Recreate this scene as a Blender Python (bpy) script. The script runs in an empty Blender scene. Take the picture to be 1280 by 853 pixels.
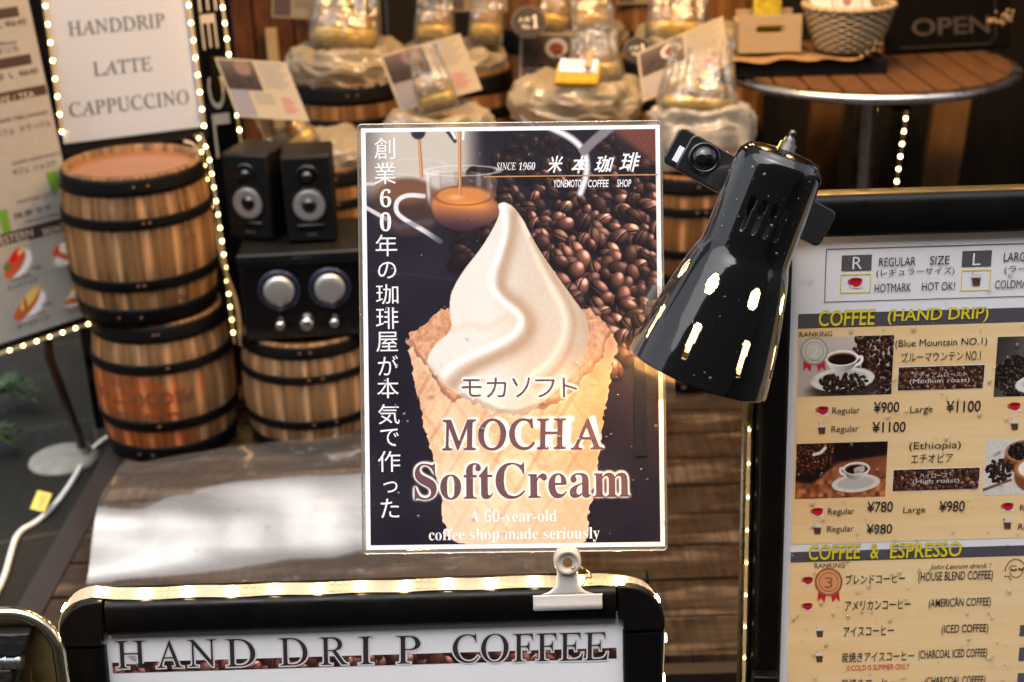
import bpy, bmesh, math, random
import numpy as np
from mathutils import Vector, Matrix, noise as mnoise
R = math.radians
random.seed(7)
scene = bpy.context.scene
COL = scene.collection

# ------------------------------------------------------------------ camera
PITCH, ROLL = R(22), R(1.7)
FPX = 50 / 36 * 1280
CAM = Vector((0, 0, 1.45))
F = Vector((0, math.cos(PITCH), -math.sin(PITCH)))
U0 = Vector((0, math.sin(PITCH), math.cos(PITCH)))
R0 = Vector((1, 0, 0))
RC = R0 * math.cos(ROLL) - U0 * math.sin(ROLL)
UC = U0 * math.cos(ROLL) + R0 * math.sin(ROLL)
cd = bpy.data.cameras.new('camera')
cam = bpy.data.objects.new('camera', cd); COL.objects.link(cam)
m3 = Matrix((RC, UC, -F)).transposed()
cam.matrix_world = Matrix.Translation(CAM) @ m3.to_4x4()
cd.lens = 50; cd.sensor_width = 36; cd.clip_start = .05; cd.clip_end = 400
cd.dof.use_dof = True; cd.dof.focus_distance = 1.40; cd.dof.aperture_fstop = 6.3
cd.dof.aperture_blades = 9
scene.camera = cam

# ------------------------------------------------------------------ sky, sun, exposure
w = bpy.data.worlds.new('World'); scene.world = w; w.use_nodes = True
nt = w.node_tree
sky = nt.nodes.new('ShaderNodeTexSky'); sky.sky_type = 'NISHITA'; sky.sun_disc = False
sky.sun_elevation = R(66); sky.sun_rotation = R(200); sky.air_density = 1.0; sky.dust_density = 4.0; sky.ozone_density = .6
bg = nt.nodes['Background']; bg.inputs[1].default_value = .15
hsv = nt.nodes.new('ShaderNodeHueSaturation'); hsv.inputs['Saturation'].default_value = .30
nt.links.new(sky.outputs[0], hsv.inputs['Color']); nt.links.new(hsv.outputs[0], bg.inputs[0])
sd = bpy.data.lights.new('sun', 'SUN'); sd.energy = 1.5; sd.angle = R(100); sd.color = (1, .97, .93)
sun = bpy.data.objects.new('sun', sd); COL.objects.link(sun)
az = R(200); el = R(66)
sdir = Vector((math.sin(az) * math.cos(el), math.cos(az) * math.cos(el), math.sin(el)))
sun.rotation_euler = sdir.to_track_quat('Z', 'Y').to_euler()
vs = scene.view_settings
vs.view_transform = 'Standard'; vs.look = 'None'; vs.exposure = 0.98; vs.gamma = 1
try: vs.use_curve_mapping = False
except Exception: pass
scene.cycles.use_denoising = True
scene.cycles.max_bounces = 9; scene.cycles.transparent_max_bounces = 24
scene.cycles.caustics_reflective = False; scene.cycles.caustics_refractive = False
scene.cycles.sample_clamp_indirect = 6

# ------------------------------------------------------------------ pixel helpers (1280 x 853 photograph)
def ray(px, py): return F + RC * ((px - 640) / FPX) - UC * ((py - 426.5) / FPX)
def P(px, py, d): return CAM + ray(px, py) * d
def onz(px, py, z=0.0): r = ray(px, py); return CAM + r * ((z - CAM.z) / r.z)
def ony(px, py, y): r = ray(px, py); return CAM + r * (y / r.y)

class Plane:
    def __init__(s, O, ex, ey):
        s.O = Vector(O); s.ex = Vector(ex).normalized(); s.ey = Vector(ey).normalized(); s.n = s.ex.cross(s.ey).normalized()
    def loc(s, px, py):
        r = ray(px, py); t = (s.O - CAM).dot(s.n) / r.dot(s.n); q = CAM + r * t - s.O
        return q.dot(s.ex), q.dot(s.ey)
    def pt(s, u, v, h=0.0): return s.O + s.ex * u + s.ey * v + s.n * h
    def mat(s, u=0, v=0, h=0):
        m = Matrix((s.ex, s.ey, s.n)).transposed().to_4x4(); m.translation = s.pt(u, v, h); return m
    def box(s, x0, y0, x1, y1):
        xm, ym = (x0 + x1) / 2, (y0 + y1) / 2
        return s.loc(x0, ym)[0], s.loc(xm, y1)[1], s.loc(x1, ym)[0], s.loc(xm, y0)[1]

# ------------------------------------------------------------------ materials
def srgb(c):
    return tuple((x / 255 / 12.92) if x / 255 <= .04045 else ((x / 255 + .055) / 1.055) ** 2.4 for x in c)
MC = {}
def mat(name, col=(.5, .5, .5), rough=.5, metal=0, coat=0, coatr=.05, emit=None, es=0, trans=0, ior=1.45, spec=None,
        var=0, vscale=8, bump=0, bscale=60, col2=None, stretch=(1, 1, 1), rvar=0, alpha=1):
    if name in MC: return MC[name]
    m = bpy.data.materials.new(name); m.use_nodes = True; MC[name] = m
    t = m.node_tree; b = t.nodes['Principled BSDF']
    b.inputs['Base Color'].default_value = (*col, 1); b.inputs['Roughness'].default_value = rough
    b.inputs['Metallic'].default_value = metal; b.inputs['Coat Weight'].default_value = coat
    b.inputs['Coat Roughness'].default_value = coatr; b.inputs['Transmission Weight'].default_value = trans
    b.inputs['IOR'].default_value = ior; b.inputs['Alpha'].default_value = alpha
    if spec is not None: b.inputs['Specular IOR Level'].default_value = spec
    if emit: b.inputs['Emission Color'].default_value = (*emit, 1); b.inputs['Emission Strength'].default_value = es
    if var or bump or rvar:
        tc = t.nodes.new('ShaderNodeTexCoord'); mp = t.nodes.new('ShaderNodeMapping'); mp.inputs['Scale'].default_value = stretch
        t.links.new(tc.outputs['Object'], mp.inputs[0])
    if var or rvar:
        n = t.nodes.new('ShaderNodeTexNoise'); n.inputs['Scale'].default_value = vscale; n.inputs['Detail'].default_value = 6
        n.inputs['Roughness'].default_value = .65
        t.links.new(mp.outputs[0], n.inputs['Vector'])
        if var:
            r = t.nodes.new('ShaderNodeValToRGB'); r.color_ramp.elements[0].position = .3; r.color_ramp.elements[1].position = .7
            c2 = col2 or tuple(x * (1 - var) for x in col)
            r.color_ramp.elements[0].color = (*c2, 1); r.color_ramp.elements[1].color = (*col, 1)
            t.links.new(n.outputs[0], r.inputs[0]); t.links.new(r.outputs[0], b.inputs['Base Color'])
        if rvar:
            mr = t.nodes.new('ShaderNodeMapRange'); mr.inputs[1].default_value = .35; mr.inputs[2].default_value = .65
            mr.inputs[3].default_value = max(0, rough - rvar); mr.inputs[4].default_value = min(1, rough + rvar)
            t.links.new(n.outputs[0], mr.inputs[0]); t.links.new(mr.outputs[0], b.inputs['Roughness'])
    if bump:
        n2 = t.nodes.new('ShaderNodeTexNoise'); n2.inputs['Scale'].default_value = bscale; n2.inputs['Detail'].default_value = 5
        t.links.new(mp.outputs[0], n2.inputs['Vector'])
        bp = t.nodes.new('ShaderNodeBump'); bp.inputs['Strength'].default_value = bump; bp.inputs['Distance'].default_value = .01
        t.links.new(n2.outputs[0], bp.inputs['Height']); t.links.new(bp.outputs[0], b.inputs['Normal'])
    return m

def film_mat(name, gloss=.12, diff=.06, col=(.9, .9, .9), rough=.06, bump=0, bscale=30, fres=True, tint=.985, edge=.75):
    """thin clear film: see-through, a Fresnel mirror and a little milky scatter"""
    if name in MC: return MC[name]
    m = bpy.data.materials.new(name); m.use_nodes = True; MC[name] = m
    t = m.node_tree; t.nodes.clear(); N = t.nodes.new
    out = N('ShaderNodeOutputMaterial'); tr = N('ShaderNodeBsdfTransparent'); gl = N('ShaderNodeBsdfGlossy'); df = N('ShaderNodeBsdfDiffuse')
    tl = N('ShaderNodeBsdfTranslucent')
    tr.inputs[0].default_value = (tint, tint, tint, 1)
    gl.inputs['Roughness'].default_value = rough; gl.inputs[0].default_value = (1, 1, 1, 1)
    df.inputs[0].default_value = (*col, 1); tl.inputs[0].default_value = (*col, 1)
    dd = N('ShaderNodeMixShader'); dd.inputs[0].default_value = .5
    t.links.new(df.outputs[0], dd.inputs[1]); t.links.new(tl.outputs[0], dd.inputs[2])
    a = N('ShaderNodeMixShader'); a.inputs[0].default_value = diff
    t.links.new(tr.outputs[0], a.inputs[1]); t.links.new(dd.outputs[0], a.inputs[2])
    b = N('ShaderNodeMixShader'); t.links.new(a.outputs[0], b.inputs[1]); t.links.new(gl.outputs[0], b.inputs[2])
    fr = N('ShaderNodeLayerWeight'); fr.inputs[0].default_value = .35
    mr = N('ShaderNodeMapRange'); mr.inputs[3].default_value = gloss; mr.inputs[4].default_value = min(1, gloss + edge)
    t.links.new(fr.outputs['Fresnel'], mr.inputs[0]); t.links.new(mr.outputs[0], b.inputs[0])
    if bump:
        tc = N('ShaderNodeTexCoord'); n2 = N('ShaderNodeTexNoise'); n2.inputs['Scale'].default_value = bscale
        t.links.new(tc.outputs['Object'], n2.inputs['Vector'])
        bp = N('ShaderNodeBump'); bp.inputs['Strength'].default_value = bump; bp.inputs['Distance'].default_value = .02
        t.links.new(n2.outputs[0], bp.inputs['Height'])
        for s in (gl, df): t.links.new(bp.outputs[0], s.inputs['Normal'])
        t.links.new(bp.outputs[0], fr.inputs['Normal'])
    t.links.new(b.outputs[0], out.inputs[0])
    return m

def print_mat(name='print', rough=.3, coat=.0, coatr=.05):
    if name in MC: return MC[name]
    m = mat(name, rough=rough, coat=coat, coatr=coatr); t = m.node_tree
    a = t.nodes.new('ShaderNodeAttribute'); a.attribute_name = 'Col'
    t.links.new(a.outputs['Color'], t.nodes['Principled BSDF'].inputs['Base Color']); return m

def wood_attr_mat(name, base, dark, stain=(.02, .014, .01), rough=.66, sx=90, sy=5, stainamt=1.0, patch=None, patchamt=0, bump=.25, pscale=(14, 5, .3)):
    """wood driven by the mesh's own attributes: gv = grain coordinates, bar = (tone, stain)"""
    if name in MC: return MC[name]
    m = mat(name, rough=rough, spec=.3); t = m.node_tree; N = t.nodes.new; L = t.links.new; b = t.nodes['Principled BSDF']
    g = N('ShaderNodeAttribute'); g.attribute_name = 'gv'; br = N('ShaderNodeAttribute'); br.attribute_name = 'bar'
    mp = N('ShaderNodeMapping'); mp.inputs['Scale'].default_value = (sx, sy, 1); L(g.outputs['Vector'], mp.inputs[0])
    n = N('ShaderNodeTexNoise'); n.inputs['Scale'].default_value = 1; n.inputs['Detail'].default_value = 7; n.inputs['Roughness'].default_value = .6
    L(mp.outputs[0], n.inputs['Vector'])
    sep = N('ShaderNodeSeparateColor'); L(br.outputs['Color'], sep.inputs[0])
    ad = N('ShaderNodeMath'); ad.operation = 'MULTIPLY_ADD'; L(sep.outputs[0], ad.inputs[0]); ad.inputs[1].default_value = .16
    L(n.outputs[0], ad.inputs[2])
    r = N('ShaderNodeValToRGB'); r.color_ramp.elements[0].position = .16; r.color_ramp.elements[1].position = .92
    r.color_ramp.elements[0].color = (*dark, 1); r.color_ramp.elements[1].color = (*base, 1); L(ad.outputs[0], r.inputs[0])
    last = r.outputs[0]
    if patch:
        n3 = N('ShaderNodeTexNoise'); n3.inputs['Scale'].default_value = 1; n3.inputs['Detail'].default_value = 4
        mp3 = N('ShaderNodeMapping'); mp3.inputs['Scale'].default_value = pscale; L(g.outputs['Vector'], mp3.inputs[0]); L(mp3.outputs[0], n3.inputs['Vector'])
        r3 = N('ShaderNodeValToRGB'); r3.color_ramp.elements[0].position = .5 - patchamt; r3.color_ramp.elements[1].position = .56 - patchamt + .06
        pm_ = N('ShaderNodeMath'); pm_.operation = 'MULTIPLY_ADD'; L(sep.outputs[2], pm_.inputs[0]); pm_.inputs[1].default_value = .45; L(n3.outputs[0], pm_.inputs[2]); L(pm_.outputs[0], r3.inputs[0])
        mx = N('ShaderNodeMix'); mx.data_type = 'RGBA'; L(r3.outputs[0], mx.inputs[0]); L(last, mx.inputs[6]); mx.inputs[7].default_value = (*patch, 1); last = mx.outputs[2]
    n2 = N('ShaderNodeTexNoise'); n2.inputs['Scale'].default_value = 1; n2.inputs['Detail'].default_value = 5
    mp2 = N('ShaderNodeMapping'); mp2.inputs['Scale'].default_value = (95, 4, 1); L(g.outputs['Vector'], mp2.inputs[0]); L(mp2.outputs[0], n2.inputs['Vector'])
    mu = N('ShaderNodeMath'); mu.operation = 'MULTIPLY'; L(sep.outputs[1], mu.inputs[0]); 
    mr = N('ShaderNodeMapRange'); mr.inputs[1].default_value = .42; mr.inputs[2].default_value = .68; mr.inputs[4].default_value = stainamt; L(n2.outputs[0], mr.inputs[0]); L(mr.outputs[0], mu.inputs[1])
    mr.inputs[1].default_value = .40; mr.inputs[2].default_value = .58
    mx2 = N('ShaderNodeMix'); mx2.data_type = 'RGBA'; L(mu.outputs[0], mx2.inputs[0]); L(last, mx2.inputs[6]); mx2.inputs[7].default_value = (*stain, 1)
    L(mx2.outputs[2], b.inputs['Base Color'])
    bp = N('ShaderNodeBump'); bp.inputs['Strength'].default_value = bump; bp.inputs['Distance'].default_value = .004
    L(n.outputs[0], bp.inputs['Height']); L(bp.outputs[0], b.inputs['Normal'])
    return m

# ------------------------------------------------------------------ mesh builder
class MB:
    def __init__(s): s.v = []; s.f = []; s.mi = []; s.sm = []; s.att = {}
    def add(s, verts, faces, M=None, mi=0, smooth=False):
        k = len(s.v)
        for q in verts:
            q = Vector(q); s.v.append(M @ q if M is not None else q)
        for q in faces: s.f.append([k + i for i in q]); s.mi.append(mi); s.sm.append(smooth)
        return s
    def box(s, x0, y0, z0, x1, y1, z1, M=None, mi=0):
        v = [(x, y, z) for z in (z0, z1) for y in (y0, y1) for x in (x0, x1)]
        return s.add(v, [(0, 2, 3, 1), (4, 5, 7, 6), (0, 1, 5, 4), (2, 6, 7, 3), (0, 4, 6, 2), (1, 3, 7, 5)], M, mi)
    def quad(s, a, b, c, d, mi=0): return s.add([a, b, c, d], [(0, 1, 2, 3)], None, mi)
    def prism(s, poly, z0, z1, M=None, mi=0, smooth=False):
        n = len(poly); v = [(x, y, z0) for x, y in poly] + [(x, y, z1) for x, y in poly]
        s.add(v, [tuple(range(n - 1, -1, -1)), tuple(range(n, 2 * n))], M, mi)
        k = len(s.v) - 2 * n
        for i in range(n):
            j = (i + 1) % n; s.f.append([k + i, k + j, k + n + j, k + n + i]); s.mi.append(mi); s.sm.append(smooth)
        return s
    def lathe(s, prof, n=32, M=None, mi=0, smooth=True, cap0=False, cap1=False, a0=0, a1=2 * math.pi, disp=None):
        full = abs(a1 - a0 - 2 * math.pi) < 1e-6; na = n if full else n + 1
        v = []
        for (r, z) in prof:
            for i in range(na):
                a = a0 + (a1 - a0) * i / n; q = (r * math.cos(a), r * math.sin(a), z)
                v.append(disp(q, a) if disp else q)
        f = []
        for j in range(len(prof) - 1):
            for i in range(n):
                i2 = (i + 1) % na; f.append((j * na + i, j * na + i2, (j + 1) * na + i2, (j + 1) * na + i))
        if cap0: f.append(tuple(range(na - 1, -1, -1)))
        if cap1: f.append(tuple(range((len(prof) - 1) * na, len(prof) * na)))
        return s.add(v, f, M, mi, smooth)
    def tube(s, path, r, n=8, mi=0, caps=True, M=None):
        path = [Vector(p) for p in path]; rs = r if isinstance(r, (list, tuple)) else [r] * len(path)
        v = []; f = []; pn = None
        for i, p in enumerate(path):
            t = (path[min(i + 1, len(path) - 1)] - path[max(i - 1, 0)]).normalized()
            if pn is None: pn = t.orthogonal().normalized()
            pn = (pn - t * pn.dot(t)).normalized(); bn = t.cross(pn)
            for k in range(n):
                a = 2 * math.pi * k / n; v.append(p + (pn * math.cos(a) + bn * math.sin(a)) * rs[i])
        for i in range(len(path) - 1):
            for k in range(n):
                k2 = (k + 1) % n; f.append((i * n + k, i * n + k2, (i + 1) * n + k2, (i + 1) * n + k))
        if caps: f.append(tuple(range(n - 1, -1, -1))); f.append(tuple(range((len(path) - 1) * n, len(path) * n)))
        return s.add(v, f, M, mi, True)
    def ball(s, c, r, n=10, M=None, mi=0, sz=1.0):
        prof = [(max(1e-5, r * math.sin(math.pi * i / n)), -r * sz * math.cos(math.pi * i / n)) for i in range(n + 1)]
        T = Matrix.Translation(Vector(c)); return s.lathe(prof, n * 2, (M @ T) if M is not None else T, mi)
    def build(s, name, mats, parent=None, bevel=0, seg=2, sub=0, loc=None):
        if not isinstance(mats, (list, tuple)): mats = [mats]
        me = bpy.data.meshes.new(name)
        off = Vector(loc) if loc is not None else (WLOC(parent) if parent is not None else Vector((0, 0, 0)))
        me.from_pydata([tuple(q - off) for q in s.v], [], s.f); me.validate()
        for m in mats: me.materials.append(m)
        if len(me.polygons) == len(s.f):
            me.polygons.foreach_set('material_index', s.mi); me.polygons.foreach_set('use_smooth', s.sm)
        for k, (ty, arr) in s.att.items():
            a = me.attributes.new(k, ty, 'POINT'); a.data.foreach_set('color' if 'COLOR' in ty else 'vector', np.asarray(arr, dtype=np.float32).ravel())
        o = bpy.data.objects.new(name, me); COL.objects.link(o)
        if parent is not None: o.parent = parent
        elif loc is not None: o.location = off
        if parent is None: pass
        if bevel:
            b = o.modifiers.new('bevel', 'BEVEL'); b.width = bevel; b.segments = seg; b.limit_method = 'ANGLE'; b.harden_normals = False
            for p in me.polygons: p.use_smooth = True
            try:
                me.set_sharp_from_angle(angle=R(40))
            except Exception: pass
        if sub:
            b = o.modifiers.new('sub', 'SUBSURF'); b.levels = sub; b.render_levels = sub
        return o
def WLOC(o):
    q = Vector((0, 0, 0))
    while o is not None: q = q + o.location; o = o.parent
    return q
def tag(o, label=None, cat=None, group=None, kind=None):
    if label: o['label'] = label
    if cat: o['category'] = cat
    if group: o['group'] = group
    if kind: o['kind'] = kind
    return o
def thing(name, loc, label, cat, group=None):
    o = bpy.data.objects.new(name, None); COL.objects.link(o); o.location = Vector(loc); o.empty_display_size = .05
    return tag(o, label, cat, group)
def RZ(a): return Matrix.Rotation(a, 4, 'Z')
def TR(x, y=None, z=None): return Matrix.Translation(Vector((x, y, z)) if y is not None else Vector(x))
def axis_mat(o, zdir, xhint=(1, 0, 0)):
    z = Vector(zdir).normalized(); x = Vector(xhint); x = (x - z * x.dot(z)).normalized(); y = z.cross(x)
    m = Matrix((x, y, z)).transposed().to_4x4(); m.translation = Vector(o); return m

# ------------------------------------------------------------------ lettering
def fb(s):
    return ''.join(chr(0x1D400 + ord(c) - 65) if 'A' <= c <= 'Z' else chr(0x1D41A + ord(c) - 97) if 'a' <= c <= 'z' else chr(0x1D7CE + ord(c) - 48) if '0' <= c <= '9' else c for c in s)
def fi(s):
    return ''.join('\u210e' if c == 'h' else chr(0x1D434 + ord(c) - 65) if 'A' <= c <= 'Z' else chr(0x1D44E + ord(c) - 97) if 'a' <= c <= 'z' else chr(0x1D7CE + ord(c) - 48) if '0' <= c <= '9' else c for c in s)
TCACHE = {}
def text_mesh(body, offset=0, space=1.0, res=3):
    k = (body, offset, space)
    if k in TCACHE: return TCACHE[k]
    c = bpy.data.curves.new('lettering', 'FONT'); c.body = body; c.offset = offset; c.space_character = space; c.resolution_u = res
    o = bpy.data.objects.new('lettering', c); me = o.to_mesh()
    v = np.empty(len(me.vertices) * 3); me.vertices.foreach_get('co', v); v = v.reshape(-1, 3)
    f = [tuple(p.vertices) for p in me.polygons]
    o.to_mesh_clear(); bpy.data.objects.remove(o); bpy.data.curves.remove(c)
    TCACHE[k] = (v, f); return v, f
def put_text(mb, pl, body, box, h=.0003, mi=0, style='n', halo=None, halomi=0, halos=(.03,), shear=0, space=1.0, off=0, inplane=False, rot180=False, turn=0):
    """fit the lettering's ink into a box; the box is in photograph pixels, or in the plane's own metres"""
    s = {'n': body, 'b': fb(body), 'i': fi(body), 'it': fi(body)}[style]
    v, f = text_mesh(s, off, space)
    if len(v) == 0: return
    rot_ = (lambda a: a) if not turn else (lambda a: np.stack([a[:, 1] * turn, -a[:, 0] * turn, a[:, 2]], 1))
    v = rot_(v)
    sh = (-.235 if style == 'i' else 0) + shear
    def tf(vv): w_ = vv.copy(); w_[:, 0] += w_[:, 1] * sh; return w_
    q = tf(v); lo = q.min(0); hi = q.max(0)
    u0, v0, u1, v1 = box if inplane else pl.box(*box)
    sx = (u1 - u0) / max(1e-6, hi[0] - lo[0]); sy = (v1 - v0) / max(1e-6, hi[1] - lo[1])
    def place(vv, hh):
        w_ = tf(vv); a = (w_[:, 0] - lo[0]) * sx + u0; b = (w_[:, 1] - lo[1]) * sy + v0
        if rot180: a = u0 + u1 - a; b = v0 + v1 - b
        return [pl.pt(float(x), float(y), hh) for x, y in zip(a, b)]
    if halo is not None:
        for k, o_ in enumerate(halos):
            hv, hf = text_mesh(s, o_, space); hv = rot_(hv); mb.add(place(hv, h - .00012 * (k + 1)), hf, None, halomi)
    mb.add(place(q if False else v, h), f, None, mi)
def px_rect(mb, pl, x0, y0, x1, y1, h, mi=0):
    u0, v0, u1, v1 = pl.box(x0, y0, x1, y1); mb.quad(pl.pt(u0, v0, h), pl.pt(u1, v0, h), pl.pt(u1, v1, h), pl.pt(u0, v1, h), mi)
def px_outline(mb, pl, x0, y0, x1, y1, t, h, mi=0):
    u0, v0, u1, v1 = pl.box(x0, y0, x1, y1)
    for a, b, c, d in ((u0, v0, u1, v0 + t), (u0, v1 - t, u1, v1), (u0, v0 + t, u0 + t, v1 - t), (u1 - t, v0 + t, u1, v1 - t)):
        mb.quad(pl.pt(a, b, h), pl.pt(c, b, h), pl.pt(c, d, h), pl.pt(a, d, h), mi)
def grid_print(name, pl, u0, v0, u1, v1, h, img, parent, m, curve=None):
    ny, nx = img.shape[:2]
    us = np.linspace(u0, u1, nx); vv = np.linspace(v1, v0, ny)
    U, V = np.meshgrid(us, vv); off = WLOC(parent)
    o = np.array(pl.O - off); ex = np.array(pl.ex); ey = np.array(pl.ey); n = np.array(pl.n)
    co = o + U[..., None] * ex + V[..., None] * ey + n * h
    idx = np.arange(nx * ny).reshape(ny, nx)
    q = np.stack([idx[1:, :-1], idx[1:, 1:], idx[:-1, 1:], idx[:-1, :-1]], -1).reshape(-1, 4)
    me = bpy.data.meshes.new(name); me.vertices.add(nx * ny); me.vertices.foreach_set('co', co.astype(np.float32).ravel())
    nf = len(q); me.loops.add(nf * 4); me.loops.foreach_set('vertex_index', q.astype(np.int32).ravel())
    me.polygons.add(nf); me.polygons.foreach_set('loop_start', np.arange(0, nf * 4, 4, dtype=np.int32))
    me.update(calc_edges=True)
    a = me.attributes.new('Col', 'FLOAT_COLOR', 'POINT')
    c = np.clip(img, 0, 255) / 255; lin = np.where(c <= .04045, c / 12.92, ((c + .055) / 1.055) ** 2.4)
    rgba = np.concatenate([lin, np.ones((ny, nx, 1))], -1).astype(np.float32); a.data.foreach_set('color', rgba.ravel())
    me.materials.append(m); ob = bpy.data.objects.new(name, me); COL.objects.link(ob); ob.parent = parent
    return ob

# ------------------------------------------------------------------ printed pictures (numpy)
rng = np.random.default_rng(11)
def sstep(a, b, x): t = np.clip((x - a) / (b - a), 0, 1); return t * t * (3 - 2 * t)
def blur(a, k):
    if k < 1: return a
    ker = np.exp(-np.linspace(-2, 2, 2 * k + 1) ** 2); ker /= ker.sum()
    for ax in (0, 1):
        p = np.pad(a, [(k, k) if i == ax else (0, 0) for i in range(a.ndim)], 'edge')
        a = sum(ker[i] * np.take(p, range(i, i + a.shape[ax]), axis=ax) for i in range(2 * k + 1))
    return a
def cnoise(ny, nx, cell, seed=0):
    r = np.random.default_rng(seed); gy, gx = int(ny / cell) + 3, int(nx / cell) + 3; g = r.random((gy, gx))
    y = np.arange(ny) / cell; x = np.arange(nx) / cell; yi = y.astype(int); xi = x.astype(int)
    fy = sstep(0, 1, y - yi)[:, None]; fx = sstep(0, 1, x - xi)[None]
    a = g[yi][:, xi]; b = g[yi][:, xi + 1]; c = g[yi + 1][:, xi]; d = g[yi + 1][:, xi + 1]
    return (a * (1 - fx) + b * fx) * (1 - fy) + (c * (1 - fx) + d * fx) * fy
def inpoly(X, Y, pts):
    ins = np.zeros(X.shape, bool); n = len(pts)
    for i in range(n):
        x1, y1 = pts[i]; x2, y2 = pts[(i + 1) % n]
        if y1 == y2: continue
        c = ((y1 > Y) != (y2 > Y)) & (X < (x2 - x1) * (Y - y1) / (y2 - y1) + x1); ins ^= c
    return ins.astype(float)
def dline(X, Y, pts):
    d = np.full(X.shape, 1e9)
    for (x1, y1), (x2, y2) in zip(pts[:-1], pts[1:]):
        dx, dy = x2 - x1, y2 - y1; L = dx * dx + dy * dy + 1e-9; t = np.clip(((X - x1) * dx + (Y - y1) * dy) / L, 0, 1)
        d = np.minimum(d, np.hypot(X - x1 - t * dx, Y - y1 - t * dy))
    return d
def smoothpts(p, n=2, closed=False):
    p = [np.array(q, float) for q in p]
    for _ in range(n):
        o = [] if closed else [p[0]]
        for a, b in zip(p, p[1:] + ([p[0]] if closed else [])): o += [a * .75 + b * .25, a * .25 + b * .75]
        if not closed: o.append(p[-1])
        p = o
    return [tuple(q) for q in p]
def mix(img, col, m): return img * (1 - m[..., None]) + np.asarray(col, float) * m[..., None]
def ell(X, Y, cx, cy, a, b, ang=0, soft=.08):
    c, s = math.cos(ang), math.sin(ang); p = ((X - cx) * c + (Y - cy) * s) / a; q = (-(X - cx) * s + (Y - cy) * c) / b
    return 1 - sstep(1 - soft, 1 + soft, np.hypot(p, q))
def beans(img, X, Y, pts, sizes, dark=(34, 21, 24), brown=(128, 80, 70), spec=(225, 180, 165), seed=1, light=(.45, -.6, .66), bright=None):
    r = np.random.default_rng(seed); x0, y0 = X[0, 0], Y[0, 0]; st = X[0, 1] - X[0, 0]; ny, nx = X.shape
    for k, ((cx, cy), sz) in enumerate(zip(pts, sizes)):
        a = sz * r.uniform(.74, 1.22); b = a * r.uniform(.62, .78); an = r.uniform(0, math.pi); tone = r.uniform(.42, 1.3) * (bright(cx, cy) if bright else 1)
        i0 = max(0, int((cy - a - y0) / st) - 1); i1 = min(ny, int((cy + a - y0) / st) + 2); j0 = max(0, int((cx - a - x0) / st) - 1); j1 = min(nx, int((cx + a - x0) / st) + 2)
        if i1 <= i0 or j1 <= j0: continue
        xx = X[i0:i1, j0:j1] - cx; yy = Y[i0:i1, j0:j1] - cy; c, s = math.cos(an), math.sin(an)
        p = (xx * c + yy * s) / a; q = (-xx * s + yy * c) / b; r2 = p * p + q * q; m = 1 - sstep(.86, 1.1, np.sqrt(r2))
        nz = np.sqrt(np.clip(1 - r2, 0, 1)); nx_ = p * c - q * s; ny_ = p * s + q * c
        sh = np.clip(nx_ * light[0] + ny_ * light[1] + nz * light[2], 0, 1)
        colr = np.array(dark, float) + (np.array(brown, float) - np.array(dark, float)) * (sh ** 1.5 * tone)[..., None]
        if r.random() < .6:
            cr = q + .16 * np.sin(p * 2.6) - r.uniform(-.2, .2); cm = (1 - sstep(.04, .15, np.abs(cr))) * (np.abs(p) < .9)
            rim = np.exp(-((cr - .2) / .1) ** 2) * sh * .5
            colr = colr * (1 - cm[..., None] * .8) + np.array(spec) * (rim * .4 * tone)[..., None]
        colr = colr + np.array(spec, float) * (np.clip(sh - .86, 0, 1) ** 1.2 * 4.6 * tone * r.uniform(.3, 1.1))[..., None]
        colr *= (.3 + .7 * sstep(0, .45, nz))[..., None]
        img[i0:i1, j0:j1] = img[i0:i1, j0:j1] * (1 - m[..., None]) + colr * m[..., None]
    return img
def scatter(x0, y0, x1, y1, step, seed=2, cond=None):
    r = np.random.default_rng(seed); o = []
    y = y0
    while y < y1:
        x = x0
        while x < x1:
            q = (x + r.uniform(-.45, .45) * step, y + r.uniform(-.45, .45) * step)
            if cond is None or cond(*q): o.append(q)
            x += step
        y += step * .72
    idx = r.permutation(len(o)); return [o[i] for i in idx]

MOKA = ((577, 474, 602, 496), (608, 472, 633, 497), (640, 472, 663, 497), (669, 474, 694, 497), (703, 472, 722, 497))
def raster_text(X, Y, body, box, style='n', off=0):
    s = {'n': body, 'b': fb(body), 'i': fi(body)}[style]; v, f = text_mesh(s, off, 1.0); q = v.copy()
    if style == 'i': q[:, 0] += q[:, 1] * -.235
    lo, hi = q.min(0), q.max(0); px = box[0] + (q[:, 0] - lo[0]) / (hi[0] - lo[0]) * (box[2] - box[0]); py = box[3] - (q[:, 1] - lo[1]) / (hi[1] - lo[1]) * (box[3] - box[1])
    m = np.zeros(X.shape); st = X[0, 1] - X[0, 0]
    for p in f:
        xs, ys = px[list(p)], py[list(p)]; j0 = max(0, int((xs.min() - X[0, 0]) / st) - 1); j1 = int((xs.max() - X[0, 0]) / st) + 2; i0 = max(0, int((ys.min() - Y[0, 0]) / st) - 1); i1 = int((ys.max() - Y[0, 0]) / st) + 2
        m[i0:i1, j0:j1] = np.maximum(m[i0:i1, j0:j1], inpoly(X[i0:i1, j0:j1], Y[i0:i1, j0:j1], list(zip(xs, ys))))
    return m
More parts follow.
